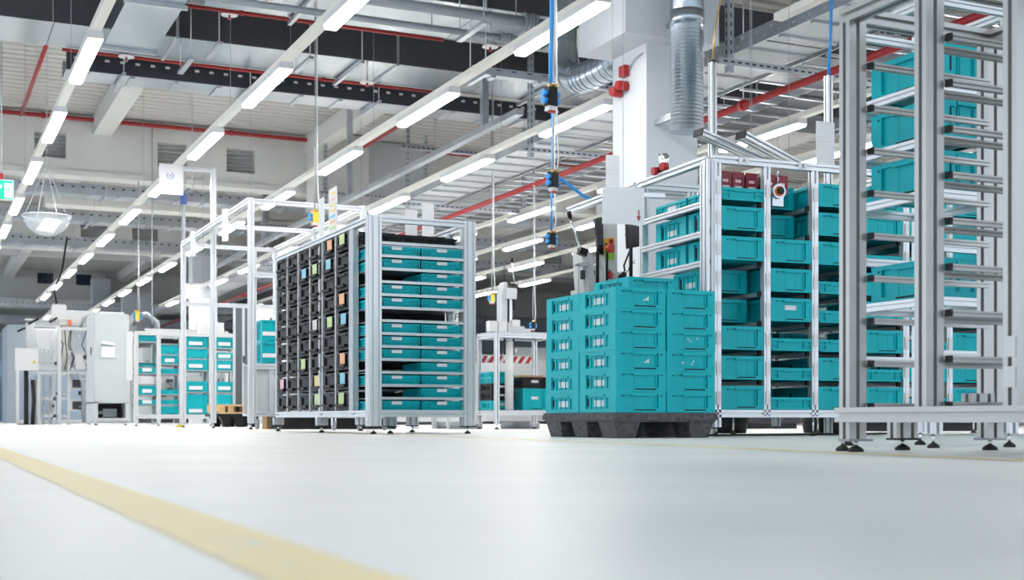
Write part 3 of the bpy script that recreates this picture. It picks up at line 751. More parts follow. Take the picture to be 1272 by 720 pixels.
# what stands where: bay -> level -> style (c crate, t tray, i crate pushed back, - none)
plan = ['cccii cct'.replace(' ', ''), 'tttcccii', 'cctttccc', 'ctccctcc', 'tctcctcc', 'cccttccc', 'cctccctc', 'tcccctcc']
plan[0] = 'ccciicct'
for i, p in enumerate(plan):
    for k, s in enumerate(p):
        if s == '-': continue
        nmb = 'bay %s' % NTH[i]
        x = .0225 + (i+.5)*BW
        wh = '%s bay, %s' % (NTH[i], ORD[k])
        if s == 'c': crate('storage_crate', 'teal crate at the front of the large rack, ' + wh, 'crate', cw_(x+.003, .205, zs[k]-.006), CA, .296, .40, .142, 'crate', 'teal', 'crates in the large rack', 'long' if i == 0 else ('short' if (i, k) == (1, 3) else None))
        elif s == 't': crate('shallow_tray', 'shallow teal tray at the front of the large rack, ' + wh, 'tray', cw_(x+.003, .205, zs[k]-.006), CA, .296, .40, .075, 'tray', 'teal', 'crates in the large rack', 'tray_long' if i == 0 else None)
        if s == 'i': 
            crate('storage_crate', 'teal crate set back inside the large rack, ' + wh, 'crate', cw_(x+.003, .40, zs[k]-.006), CA, .296, .40, .142, 'crate', 'teal', 'crates in the large rack', 'long')
        if i < 3 or k > 3:
            back_t = (s == 't' and k > 4)
            y2 = .64 if s != 'i' else .78
            if s != 'i': crate('shallow_tray' if back_t else 'storage_crate', 'teal %s behind the front one in the large rack, ' % ('tray' if back_t else 'crate') + wh, 'crate', cw_(x+.003, y2, zs[k]-.006), CA, .296, .40, .075 if back_t else .142, 'tray' if back_t else 'crate', 'teal', 'crates in the large rack', 'long')
# letter tags on the top rail
def text(name, s, size, m, parent, loc, rot=(R(90),0,0), ext=.0006):
    cu = bpy.data.curves.new(name, 'FONT'); cu.body = s; cu.size = size; cu.extrude = ext; cu.align_x = 'CENTER'; cu.align_y = 'CENTER'
    cu.materials.append(M[m]); tmp = bpy.data.objects.new('tmp', cu); me = bpy.data.meshes.new_from_object(tmp); bpy.data.objects.remove(tmp); o = bpy.data.objects.new(name, me); COL.objects.link(o); o.parent = parent; o.location = loc; o.rotation_euler = rot; return o
for s, x in (('A', .20), ('B', .62)):
    pl = put('letter_plate', MB().box(x-.035, x+.035, -.004, -.001, CT-.018, CT+.020), 'paper', rc)
    text('lettering', s, .034, 'dark', pl, (x, -.0045, CT+.001))
# dark red charger boxes on the top trays
for i, x in enumerate((.115, .205, .30, .43, .52)):
    p = cw_(x+.02, .16, zs[7]+.07)
    t = thing('charger_box', 'dark red device box on top of the large crate rack, %s from the left' % NTH[i], 'device', p, CA, 'red device boxes'); t.scale = (1, 1, 1.22)
    put('housing', MB().box(-.036,.036,-.05,.10,0,.088), 'black', t); put('front_frame', MB().box(-.040,.040,-.06,-.05,.068,.094).box(-.040,-.026,-.06,-.05,0,.068).box(.026,.040,-.06,-.05,0,.068).box(-.04,.04,-.056,-.05,0,.094), 'darkred', t)
    put('label', MB().box(-.024,.024,-.0625,-.0605,.0,.024), 'card_grey', t); put('badge', MB().box(-.02,.02,-.0575,-.0562,.042,.056), 'card_pink', t)
p = cw_(.50, .10, CT-.12)
t = thing('spring_balancer', 'round silver spring balancer with orange ring hanging under the large crate rack top rail', 'balancer', p, CA)
put('body', MB().tube([(0,-.03,-.03),(0,.03,-.03)], .046, 20), 'galv', t); put('ring', MB().tube([(0,-.036,-.03),(0,-.031,-.03)], .032, 16), 'orange', t)
put('hub', MB().tube([(0,-.05,-.03),(0,-.036,-.03)], .022, 14), 'black', t); put('hook', MB().tube([(0,0,.02),(.01,0,.05),(0,0,.075),(0,-.02,.095)], .005, 6), 'chrome', t)
put('frame', MB().box(-.04,.04,-.012,.012,-.12,-.06), 'galv', t)
# pneumatic service unit on the left top rail
p = cw_(-.02, .60, CT+.022)
t = thing('air_regulator', 'pneumatic regulator with two red knobs on the large crate rack top rail', 'regulator', p, CA)
put('mount', MB().box(-.02,.02,-.03,.03,0,.03), 'black', t); put('filter_bowl', MB().tube([(0,.0,.03),(0,.0,.045),(0,.0,.11),(0,.0,.12)], [.02,.032,.032,.02], 14), 'chrome', t)
put('bracket', MB().box(-.01,.01,.03,.05,0,.13), 'black', t)
put('knob', MB().tube([(-.01,-.05,.03),(-.05,-.06,.025)], .024, 14), 'red2', t); put('knob', MB().tube([(-.01,.06,.02),(-.05,.06,.015)], .026, 14), 'red2', t)
put('hose', MB().tube([(0,-.02,.06),(-.03,-.05,.05),(0,-.06,.0)], .006, 6), 'black', t)
# upper frame of the workstation: upright with cable, sloping light beams
p = at(885, 521, 8.95)
t = thing('frame_post', 'tall white profile post with a cable at the top, right of the spiral duct', 'post', (p.x, p.y, 0)); profile('post', (0,0,.0), (0,0,2.58), .045, .045, t)
put('cap', MB().box(-.024,.024,-.024,.024,2.58,2.59), 'rubber', t); put('cable', MB().tube([(0,0,2.59),(.02,0,2.8),(.10,0,3.2),(.18,0,3.6),(.25,0,ZC-.001)], .007, 6), 'brass', t)
p = at(1029, 521, 9.0)
t = thing('frame_post', 'tall slotted post with blue cable between the large rack and the roller rack', 'post', (p.x, p.y, 0)); profile('post', (0,0,0), (0,0,2.5), .045, .045, t)
put('cable', MB().tube([(0,0,2.5),(.02,0,2.8),(.03,0,3.1),(.12,0,3.4),(.2,0,ZC-.001)], .011, 8), 'blue', t)
for i, (u0, v0, u1, v1) in enumerate(((868,165,945,199),(921,168,990,205))):
    a = at(u0, v0, 8.8); b_ = at(u1, v1, 9.1)
    t = thing('light_bar', 'sloping white profile beam above the large crate rack, %s' % ('left one' if i == 0 else 'right one'), 'beam', (0,0,0), 0, 'sloping beams'); profile('beam', a, b_, .09, .045, t)
    d = (b_-a).normalized()*.01; put('end_cap', MB().bar(a-d, a, .094, .05), 'rubber', t)
    for q in (.15, .85):
        c = a.lerp(b_, q); put('rod', MB().tube([tuple(c), (c.x, c.y, ZC-.001)], .002, 6), 'pipe', t)
p0 = at(1025, 188, 8.3)
sheet('notice_sheet', 'white notice sheet standing on the large crate rack right of the letter plates', 'notice', cw_(.80, .02, CT+.022), CA, .135, .27, 'print')
# big paper in a sleeve hanging on the left post of rack C, narrow one behind
q0 = cw_(-.055, CD-.35, 0)
p = at(774, 278, 7.62)
t = thing('sleeve_sheet', 'large white sheet with a red arrow in a clear sleeve left of the large rack', 'notice', (p.x, p.y, p.z), R(-12))
put('sheet', MB().box(-.128,.128,-.001,.001,0,.215), 'paper', t)
fo = MB(); 
for k in range(6): fo.box(-.10+k*.035+.02*math.sin(k), -.09+k*.035, -.006, -.0045, .12+.012*k, .16+.008*k)
put('sleeve', MB().box(-.132,.132,-.0045,-.0025,-.004,.22), 'foil', t)
put('arrow', MB().box(.092,.099,-.007,-.005,.045,.085).prism([(.082,.048),(.0955,.018),(.109,.048)], -.007, -.005, 'y'), 'red2', t)
put('hanger_rail', MB().box(.128,.26,-.006,.006,.165,.19), 'alu', t)
put('rod', MB().tube([(.0,0,.215),(.0,0,ZC-p.z-.001)], .0015, 6), 'pipe', t)
p = at(761, 233, 7.9)
t = sheet('notice_sheet', 'narrow white printed sheet in front of the white column', 'notice', (p.x, p.y, p.z), R(-20), .085, .20, 'print')
put('rod', MB().tube([(0,0,.2),(0,0,ZC-p.z-.001)], .0015, 6), 'pipe', t)
# ================================================================== TALL OPEN FRAME LEFT OF THE BIN RACK
HX0, HX1, HY0, HY1, HZ = 3.19, 4.42, 13.4, 17.15, 2.40
t = thing('aluminium_frame', 'tall open aluminium frame with hanging paper strips behind the bin rack', 'frame', (HX0, HY0, 0))
W_, L_ = HX1-HX0, HY1-HY0
for x in (0, W_):
    for y in (0, L_/2, L_):
        if x == 0 and y == L_/2: continue
        profile('post', (x,y,.06), (x,y,HZ), .06, .06, t); foot(t, x, y, .06)
for x in (0, W_): profile('rail', (x,0,HZ), (x,L_,HZ), .06, .06, t)
for y in (0, L_/2, L_): profile('rail', (0,y,HZ-.01), (W_,y,HZ-.01), .05, .05, t)
for y in (0, L_): profile('rail', (0,y,1.62), (W_,y,1.62), .05, .05, t)
for i, (yy, l) in enumerate(((14.45,.36),(16.3,.32))):
    sheet('paper_strip', 'white paper strip hanging from the tall frame left rail, %s' % ('nearer one' if i == 0 else 'farther one'), 'notice', (HX0-.04, yy, HZ-l+.06), R(-60), .10, l, 'paper')
t = thing('aluminium_frame', 'very tall aluminium post with short arm holding the round logo sign', 'frame', (2.95, 15.75, 0))
q = at(265, 521, 15.5); t.location = (q.x, q.y, 0)
profile('post', (0,0,.06), (0,0,3.12), .06, .06, t); foot(t, 0, 0, .06)
profile('arm', (-.40,0,3.09), (-.03,0,3.09), .05, .05, t)
p = at(218, 243, 15.4)
t = thing('logo_sign', 'white square sign with a blue round letter H emblem', 'sign', (q.x-.49, q.y-.06, 2.76)); 
put('board', MB().box(-.16,.12,-.006,0,.0,.36), 'paper', t)
em = MB(); 
for a in range(20):
    if a in (4,5,6,14): continue
    a0, a1 = a*math.pi/10, (a+1)*math.pi/10
    em.prism([(math.cos(a0)*.042-.03, math.sin(a0)*.042+.22),(math.cos(a1)*.042-.03, math.sin(a1)*.042+.22),(math.cos(a1)*.035-.03, math.sin(a1)*.035+.22),(math.cos(a0)*.035-.03, math.sin(a0)*.035+.22)], -.0085, -.0062, 'y')
M['ink'] = mat('blue ink', (0.05, 0.10, 0.35), 0.5); put('emblem', em, 'ink', t)
text('lettering', 'H', .05, 'ink', t, (-.03, -.0075, .22))
put('print_line', MB().box(-.08,.02,-.0075,-.0062,.135,.145).box(-.07,.0,-.0075,-.0062,.115,.121), 'card_grey', t)

t = thing('plastic_sheet', 'clear sheet with white paper hung between the tall post and the open frame', 'notice', (q.x-.36, q.y-.04, 1.52)); put('sheet', MB().box(0,.25,-.002,.002,0,.21), 'foil', t); put('paper', MB().box(.02,.20,.003,.005,.02,.19), 'paper', t); put('cord', MB().tube([(.02,0,.2),(.02,0,1.54)], .002, 6).tube([(.23,0,.2),(.23,0,1.54)], .002, 6), 'pipe', t)
# ================================================================== LEFT CRATE SHELF (rack F)
fl = at(167, 521, 20.5)
FW, FZ = 1.66, 1.48
rf = thing('crate_shelf', 'white framed shelf of teal crates with paper labels at the far left', 'shelf', (fl.x, fl.y, 0))
FA = 0.0
xs_px = (169, 197, 225, 262, 296)
def fx(u): return (F*1)*0 + solve_x(u)
def solve_x(u):   # x on the front plane y = fl.y that is seen in column u
    k = (u+105)*0.8234/F; c = .4632; y = fl.y
    return k*y/(1-k*c) 
bx = [solve_x(u)-fl.x for u in xs_px]
FWD = bx[-1]
def vz(v, D=21.0): return H + (VH-v)*D/F
for x in bx:
    for y in (0, .5): profile('post', (x,y,.05), (x,y,FZ), .06, .06, rf, 'white'); 
    foot(rf, x, 0, .05)
for z in (.15, FZ):
    for y in (0, .5): profile('rail', (0,y,z), (FWD,y,z), .05, .06, rf, 'white')
put('side_panel', MB().box(-.13,-.035,-.04,-.02,.72,1.50), 'white', rf)
rows = {0: [(371+44,426,'n'),(452,457,'d'),(455,465,'l'),(469,478,'g'),(480,491,'l'),(497,503,'l')],
        1: [(423,428,'k'),(430,441,'n'),(442.5,453,'l'),(459,465,'n'),(484.5,490,'n'),(497,502.5,'n'),(505,515,'n')],
        2: [(418.5,432,'l'),(433,445.5,'n'),(446,460,'l'),(474,487,'l'),(490,514.5,'L')],
        3: [(418.5,432,'l'),(438,446,'l'),(446.5,460,'l'),(474,487,'l'),(490,514.5,'L')]}
for i, lst in rows.items():
    xa, xb = bx[i]+.04, bx[i+1]-.04; w_ = xb-xa
    for n_, (v0, v1, s) in enumerate(lst):
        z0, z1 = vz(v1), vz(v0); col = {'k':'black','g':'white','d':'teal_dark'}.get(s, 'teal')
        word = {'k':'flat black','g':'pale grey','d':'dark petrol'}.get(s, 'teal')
        c = crate('storage_crate', '%s crate%s in the far left shelf, %s column, %s from top' % (word, ' with paper label' if s in 'lL' else '', NTH[i], NTH[n_]), 'crate', (fl.x+(xa+xb)/2, fl.y+.24, z0+.006), 0, w_, .42, z1-z0, 'crate' if z1-z0 > .12 else 'tray', col, 'crates in the far left shelf')
        if s in 'lL': put('label', MB().box(-w_*.27,w_*.27,-.006,0,0,.055), 'paper', c, (0,-.21,(z1-z0)*(.22 if s == 'l' else .08)))
        put('shelf_bar', MB().box(xa-.03, xb+.03, .02, .05, z0-.016, z0+.004), 'alu_dark', rf); put('shelf_bar', MB().box(xa-.03, xb+.03, .42, .45, z0-.016, z0+.004), 'alu_dark', rf)
# machine housing behind rack F
p = at(180, 521, 25.5)
t = thing('machine_housing', 'white machine housing with horizontal guards behind the far left shelf', 'machine', (p.x, p.y, 0))
for z in (1.6, 1.72, 1.84): put('guard', MB().box(.0, 1.5, 0, .08, z, z+.07), 'machine', t)
put('post', MB().box(.15,.22,.08,.15,0,1.9).box(1.6,1.67,.08,.15,0,1.9), 'machine', t)
put('panel', MB().box(1.0,1.55,-.06,-.01,1.62,2.06), 'white', t); put('body', MB().box(0,1.7,.3,.9,.2,1.55), 'cabinet', t)
rr = random.Random(5)
for q in range(48):
    x = rr.uniform(.0, 1.6); z = rr.uniform(.25, 1.45); a = rr.uniform(.03, .16); b2 = rr.uniform(.02, .14)
    nm, mm = rr.choice((('drive_unit','pipe'),('bracket','galv'),('valve','dark'),('cover','white'),('panel_part','steelblue'),('guide','alu_dark')))
    put(nm, MB().box(x, x+a, .2-rr.uniform(0,.1), .29, z, z+b2), mm, t)
put('hose', MB().tube([(-.35,.1,1.5),(-.35,.1,1.9),(-.2,.1,2.15),(.05,.1,2.2),(.25,.1,2.05),(.28,.1,1.6)], .05, 12), 'pipe', t)
p = at(232, 521, 24.5)
t = thing('machine_cabinet', 'pale machine cabinet with small panel right of the tall post', 'cabinet', (p.x+.75, p.y-1.4, 0)); put('body', MB().box(0,1.0,0,.6,.1,2.15), 'white', t); put('switch', MB().box(.5,.53,-.012,0,1.9,1.98), 'dark', t); put('foot', MB().box(0,.1,0,.1,0,.1).box(.9,1,0,.1,0,.1), 'rubber', t)
# ================================================================== SWITCH CABINET
cb = at(116, 521, 23.2)
t = thing('switch_cabinet', 'tall light grey electrical cabinet with a paper pocket on its door', 'cabinet', (cb.x, cb.y, 0))
put('body', MB().box(0,.62,0,1.0,.42,2.02), 'cabinet', t)
d = put('door', MB().box(.02,.53,-.02,-.002,.44,2.0), 'cabinet', t); put('handle', MB().box(-.012,0,.3,.34,1.28,1.42), 'black', t)
put('plinth', MB().box(0,.62,0,1.0,.08,.13).box(0,.08,0,1,.13,.42).box(.56,.62,0,1,.13,.42).box(.08,.56,.6,1,.13,.42).box(0,.62,0,1.0,.40,.42), 'machine', t)
put('opening', MB().box(.08,.56,.5,.52,.13,.40), 'dark', t)
put('drive_unit', MB().box(.2,.45,.3,.45,.15,.3).box(.12,.2,.32,.4,.2,.26), 'pipe', t)
po = thing('paper_pocket', 'folded white papers in a pocket on the grey cabinet door', 'papers', (cb.x+.13, cb.y-.022, 1.22)); put('pocket', MB().box(0,.24,-.03,0,0,.2), 'paper', po); put('sheet', MB().prism([(-.01,.25),(.24,.22),(.24,.26),(.02,.30)], -.06, -.032, 'y'), 'paper', po); put('print_line', MB().box(.03,.15,-.0315,-.0301,.12,.128).box(.03,.12,-.0315,-.0301,.09,.096), 'card_grey', po)
for x in (.05,.57): foot(t, x, .05, .08, .03)
put('papers', MB().box(.12,.55,.1,.5,2.021,2.06), 'paper', t)
# ================================================================== MACHINES AT THE FAR LEFT
mp = at(84, 521, 26)
t = thing('assembly_machine', 'white assembly machine with arms, hoses and a small table at the far left', 'machine', (mp.x, mp.y, 0))
for x in (-.55,-.25,.02,.42,.55): put('leg', MB().box(x-.03,x+.03,0,.06,.0,1.02), 'machine', t)
put('table_top', MB().box(-.62,.62,-.05,.8,1.02,1.07), 'machine', t); put('rail', MB().box(-.5,-.0,0,.05,.5,.55).box(-.5,0,0,.05,.15,.2), 'machine', t)
for z in (.28, .72): put('drawer_unit', MB().box(.05,.38,.0,.5,z,z+.22), 'machine', t); put('drawer_front', MB().box(.09,.34,-.01,0,z+.03,z+.19), 'dark', t)
put('frame_post', MB().box(-.20,-.13,-.1,-.03,.0,1.95).box(.45,.50,-.05,0,1.07,2.0).box(-.13,.5,-.1,-.04,1.9,1.96), 'machine', t)
put('upper_body', MB().box(-.15,.55,.1,.6,2.02,2.32), 'white', t); put('upper_body', MB().box(-.62,-.2,.1,.5,1.96,2.1), 'machine', t)
put('hopper', MB().prism([(-.6,1.9),(-.25,1.9),(-.34,1.5),(-.5,1.5)], .05, .4, 'y'), 'white', t)
put('column', MB().tube([(-.05,.2,1.07),(-.05,.2,2.02)], .07, 12), 'track', t)
put('cylinder', MB().tube([(.1,.15,1.4),(.16,.12,1.15)], .06, 12), 'white', t)
put('head', MB().box(.15,.48,.0,.35,1.12,1.42), 'white', t)
put('window', MB().box(.16,.55,.02,.05,1.5,1.85), 'steelblue', t)
put('arm', MB().bar((.3,-.05,1.35),(.62,-.1,1.5),.08,.08).bar((.35,-.05,1.22),(.62,-.05,1.2),.06,.06), 'dark', t)
put('hose', MB().tube([(.25,0,1.95),(.3,-.05,2.15),(.45,-.05,2.22),(.6,-.05,2.18)], .035, 10).tube([(.05,-.1,.95),(.2,-.15,1.0),(.28,-.15,.85),(.3,-.15,.05)], .045, 10), 'pipe', t)
put('warning_lamp', MB().box(.02,.08,.05,.11,2.0,2.12), 'orange', t); put('cable', MB().tube([(-.2,.1,2.45),(-.25,.1,2.7),(-.1,.1,3.1),(.0,.1,3.8)], .02, 6), 'black', t)
put('display', MB().box(-.3,-.02,.0,.05,2.12,2.42), 'white', t)
for i, (a, b_) in enumerate((((-.75,0,2.0),(-.55,0,2.12)),((-.35,0,2.05),(-.2,0,2.15)),((-.95,0,1.85),(-.8,0,1.93)))): put('lever', MB().bar(a, b_, .04, .04), 'black', t)
put('cross_arm', MB().box(-.8,-.2,.02,.06,2.08,2.12), 'machine', t)
rr = random.Random(3)
for q in range(26):
    x = rr.uniform(-.55, .5); z = rr.choice((1.1, 1.2, 1.3, 1.45, 1.6, 1.75, .6, .35)); a = rr.uniform(.02, .06); b2 = rr.uniform(.02, .08)
    nm, mm = rr.choice((('valve_block','dark'),('motor','pipe'),('bracket','galv'),('sensor','black'),('actuator','machine'),('cover','cabinet')))
    put(nm, MB().box(x, x+a, -.08, .02, z, z+b2), mm, t)
for q in range(5):
    x = rr.uniform(-.5, .4); put('cable', MB().tube([(x,-.04,1.9),(x+rr.uniform(-.1,.1),-.08,1.6),(x+.05,-.05,1.35),(x,-.02,1.1)], .010, 6), 'black', t)
t2 = thing('control_box', 'white control box with a yellow warning triangle at the far left', 'control box', (mp.x-.98, mp.y-.05, 0)); put('box', MB().box(0,.42,0,.3,1.08,1.52), 'white', t2)
put('warning_triangle', MB().prism([(.30,1.22),(.38,1.22),(.34,1.30)], -.005, -.001, 'y'), 'yellowp', t2); put('post', MB().box(.16,.24,.1,.18,0,1.08), 'black', t2); put('base', MB().box(.05,.35,.0,.3,0,.02), 'black', t2)
t3 = thing('parts_rack', 'small white rack with vertical tubes under the far left machine', 'rack', (mp.x-.75, mp.y+.1, 0))
for x in (0,.14,.28,.42): put('post', MB().box(x,x+.05,.2,.25,0,.98), 'machine', t3)
put('hose', MB().tube([(.1,.1,.9),(.12,.05,.5),(.1,.1,.02)], .04, 8), 'dark', t3)
c = at(32, 521, 38)
t = thing('machine_enclosure', 'large grey blue machine enclosure at the far left', 'enclosure', (c.x, c.y, 0)); put('body', MB().box(0,3.2,0,3,0,2.95), 'cabinet', t); put('side', MB().box(-.5,-.01,.0,2.6,0,2.9), 'steelblue', t)
c = at(20, 521, 31)
t = thing('fence_panel', 'white framed guard panel with grey blue glazing at the far left', 'fence', (c.x, c.y, 0)); put('pane', MB().box(.05,1.6,0,.02,.1,1.3), 'blueglass', t); put('frame', MB().box(0,.07,-.03,.04,0,1.42).box(0,1.65,-.03,.04,1.3,1.36).box(1.6,1.67,-.03,.04,0,1.36).box(.05,1.6,-.03,.04,.04,.1), 'machine', t)
put('rail', MB().tube([(.2,-.1,1.36),(.2,-.1,1.5),(1.5,-.1,1.5),(1.5,-.1,1.36)], .025, 8), 'pipe', t)
put('post', MB().box(.75,.8,-.2,-.15,0,.8), 'pipe', t); put('base', MB().box(.6,.95,-.3,-.05,0,.02), 'pipe', t)
c = at(-20, 521, 42)
t = thing('glazed_partition', 'blue glazed partition with dark mullions at the left edge', 'partition', (c.x, c.y, 0))
put('pane', MB().box(0,1.75,.02,.04,.1,2.9), 'blueglass', t); put('daylit_pane', MB().box(.3,1.0,.05,.06,1.4,2.0).box(1.06,1.5,.05,.06,1.4,2.0), 'daypane', t)
for x in (0,.45,.9,1.35,1.75): put('mullion', MB().box(x,x+.05,0,.05,0,2.9), 'steelblue', t)
put('rail', MB().box(0,1.8,-.02,.05,2.86,2.95), 'steelblue', t)
for i, (u, w_, hh, D) in enumerate(((300,1.2,1.7,30),(330,1.5,1.3,34))):
    c = at(u, 521, D); t = thing('machine_block', 'pale machine block far behind the %s' % ('tall frame' if i == 0 else 'bin rack'), 'machine', (c.x, c.y, 0)); put('body', MB().box(0,w_,0,1,0,hh), 'machine', t); put('cover', MB().box(.1,w_-.1,.1,.9,hh,hh+.1), 'cabinet', t)

# dark glazed door unit, cart with teal boxes, wooden pallet on black pallet
c = at(291, 521, 18.2)
t = thing('glazed_cabinet', 'tall narrow frame with dark glass panels beside the far left shelf', 'cabinet', (c.x, c.y, 0))
for x in (0, .13, .26): profile('post', (x,0,0.0), (x,0,1.72), .03, .03, t, 'alu', .03)
put('pane', MB().box(.02,.11,.0,.01,.05,1.7).box(.15,.24,.0,.01,.05,1.7), 'smoked', t); profile('rail', (0,0,1.72), (.26,0,1.72), .03, .03, t, 'alu', .03); put('lock', MB().box(.12,.14,-.03,-.015,.9,1.0), 'black', t)
c = at(316, 521, 13.6)
t = thing('wheeled_cart', 'grey aluminium cart on casters with two upright teal boxes', 'cart', (c.x, c.y, 0))
for x in (0, .18, .34): profile('post', (x,0,.14), (x,0,.66 if x else 1.9), .04, .04, t)
profile('rail', (0,0,.66), (.42,0,.66), .05, .05, t); profile('rail', (0,0,.16), (.42,0,.16), .05, .05, t)
put('panel', MB().box(.02,.34,.02,.03,.18,.64), 'cabinet', t); put('back_frame', MB().box(0,.04,.5,.54,.14,.68).box(.38,.42,.5,.54,.14,.68).box(0,.42,.04,.5,.14,.16), 'alu', t)
put('top', MB().box(0,.42,.02,.54,.685,.695), 'alu', t)
for x in (.03, .20):
    k = put('caster', MB().tube([(x-.012,0,.055),(x+.012,0,.055)], .055, 16), 'pipe', t); put('fork', MB().box(x-.02,x-.014,-.02,.02,.05,.14).box(x+.014,x+.02,-.02,.02,.05,.14), 'galv', k); put('hub', MB().tube([(x-.02,0,.055),(x+.02,0,.055)], .018, 10), 'white', k)
for k in range(2):
    crate('storage_box', 'tall teal box on the wheeled cart, %s' % ('lower' if k == 0 else 'upper'), 'box', (c.x+.17, c.y+.20, .697+k*.232), 0, .17, .34, .23, 'crate', 'teal', 'boxes on the wheeled cart', 'wide')
c = at(274, 521, 17.4)
t = thing('plastic_pallet', 'black plastic pallet under the small wooden pallet near the tall post', 'pallet', (c.x, c.y, 0)); put('deck', MB().box(-.05,.55,0,.8,.145,.18), 'black', t)
for i in range(3):
    for j in (0,1): put('foot', MB().prism([(.0+i*.19,.145),(.15+i*.19,.145),(.13+i*.19,0),(.06+i*.19,0)], .02+j*.6, .16+j*.6, 'y'), 'black', t)
w_ = thing('wooden_pallet', 'small pale wooden pallet lying on the black plastic one', 'pallet', (c.x, c.y, .182))
for x in (-.02,.10,.42,.54): put('block', MB().box(x,x+.08,0,.78,.022,.10), 'wood', w_)
for y in (0,.17,.34,.51,.68): put('plank', MB().box(-.02,.62,y,y+.1,.102,.125), 'wood', w_)
put('plank', MB().box(-.02,.62,0,.1,0,.02), 'wood', w_)
c = at(336, 521, 13.0)
t = thing('wooden_box', 'small orange brown wooden box behind the wheeled cart', 'box', (c.x+.15, c.y+.75, 0)); put('body', MB().box(0,.2,0,.2,.0,.30), 'wood', t); put('lid', MB().box(-.01,.21,-.01,.21,.30,.32), 'wood', t)
c = at(352, 521, 13.2)
for i in range(3):
    t = crate('transport_box', 'black transport box on the floor behind the bin rack, %s from the left' % NTH[i], 'box', (c.x+i*.42+.2, c.y+.3, 0), 0, .40, .5, .13, 'crate', 'black', 'black boxes on the floor')
t = thing('wheeled_cart', 'low dolly with casters seen beneath the bin rack', 'dolly', (3.50, 11.6, 0)); put('deck', MB().box(0,.6,0,.5,.115,.13), 'galv', t)
for x in (.05, .30, .55):
    k = put('caster', MB().tube([(x-.012,0.03,.045),(x+.012,0.03,.045)], .045, 16), 'pipe', t); put('fork', MB().box(x-.02,x-.014,.01,.05,.045,.115).box(x+.014,x+.02,.01,.05,.045,.115), 'chrome', k)
# floor things
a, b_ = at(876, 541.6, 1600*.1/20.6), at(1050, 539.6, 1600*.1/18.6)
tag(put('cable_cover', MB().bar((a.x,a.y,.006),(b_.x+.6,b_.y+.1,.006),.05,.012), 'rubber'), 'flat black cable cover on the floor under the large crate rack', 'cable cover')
c = at(219, 531, 17); t = put('floor_marker', MB().prism([(0,0),(.1,0),(.07,.035),(.03,.035)], 0, .1, 'y'), 'yellowp'); t.location = (c.x, c.y, 0); tag(t, 'small yellow marker lying on the floor by the far left shelf', 'marker')
# ================================================================== TABLE J with machine
j = at(617, 521, 13.4)
t = thing('work_table', 'small aluminium work table with crates below, between the bin rack and the pallet', 'table', (j.x, j.y, 0))
TW, TL, TZ = .66, .46, 1.00
for x in (0, TW):
    for y in (0, TL): profile('leg', (x,y,.05), (x,y,TZ), .045, .045, t); foot(t, x, y, .05, .025)
for z in (TZ-.02, .17):
    for y in (0, TL): profile('rail', (.02,y,z), (TW-.02,y,z), .045, .045, t)
    for x in (0, TW): profile('rail', (x,.02,z), (x,TL-.02,z), .045, .045, t)
put('table_top', MB().box(-.02,TW+.02,-.02,TL+.02,TZ+.004,TZ+.02), 'cabinet', t); put('shelf', MB().box(0,TW,0,TL,.193,.20), 'cabinet', t)
put('tube', MB().tube([(.17,.06,.2),(.17,.06,.92)], .045, 16), 'white', t); put('tube_bracket', MB().box(.11,.125,.05,.07,.78,.95).box(.215,.23,.05,.07,.78,.95), 'black', t)
for (x, y, z, lx, ly, h_, m, lab) in ((.13,.28,.201,.26,.30,.10,'teal','low teal crate at the left of the work table shelf'),(.13,.28,.302,.26,.30,.09,'black','black crate with white label, lower one, on the work table shelf'),(.13,.28,.393,.26,.30,.09,'black','black crate with white label, upper one, on the work table shelf'),(.13,.28,.484,.26,.30,.06,'teal','teal tray near the top of the crates on the work table shelf'),(.13,.28,.545,.26,.30,.06,'teal','topmost teal tray on the work table shelf stack'),(.49,.24,.201,.29,.30,.23,'teal','deep teal crate at the right of the work table shelf'),(.49,.24,.432,.28,.30,.12,'black','black crate on the deep teal crate under the work table')):
    crate('storage_crate', lab, 'crate', (j.x+x, j.y+y, z), 0, lx, ly, h_, 'crate' if h_ > .08 else 'tray', m, 'crates under the work table', 'short' if h_ > .08 else None)
t = put('wood_board', MB().box(0,.26,0,.2,0,.02), 'wood'); t.location = (j.x+.36, j.y+.15, .553); tag(t, 'thin brown board on the black crate under the work table', 'board')
for i, (yy, x0, x1, zz) in enumerate(((.62,.10,.75,.72),(.9,-.15,.22,.80))):
    t = thing('barrier_tape', 'red and white striped barrier board behind the work table, %s' % ('long one' if i == 0 else 'short higher one'), 'barrier', (j.x, j.y+yy, 0))
    put('board', MB().box(x0-.4,x1,0,.01,zz,zz+.075), 'paper', t); s = MB(); x = x0-.38
    while x < x1-.09: s.prism([(x,zz),(x+.045,zz),(x+.095,zz+.075),(x+.05,zz+.075)], -.003, 0, 'y'); x += .09
    put('stripe', s, 'red2', t); put('post', MB().box(x1-.03,x1,.012,.04,0,zz+.05).box(x0-.4,x0-.37,.012,.04,0,zz+.05), 'machine', t)
t = thing('lifting_press', 'grey column press with black guides standing on the work table', 'machine', (j.x+.20, j.y+.22, TZ+.021)); t.scale = (.75, 1, .82)
put('column', MB().box(-.05,.03,0,.14,0,.52).prism([(-.05,.52),(.03,.52),(.03,.66),(-.01,.66)], 0, .14, 'y'), 'cabinet', t)
put('guide', MB().box(.045,.058,.0,.03,.14,.52).box(.115,.14,-.01,.03,.30,.52), 'black', t); put('slide', MB().box(.065,.108,0,.04,.14,.52), 'alu', t)
put('head', MB().box(.0,.15,-.05,.06,.44,.58), 'cabinet', t); put('block', MB().box(.08,.20,-.05,.08,.08,.17), 'white', t)
put('base', MB().box(-.03,.32,-.12,.14,0,.055).box(.05,.25,-.08,.1,.055,.085), 'machine', t)
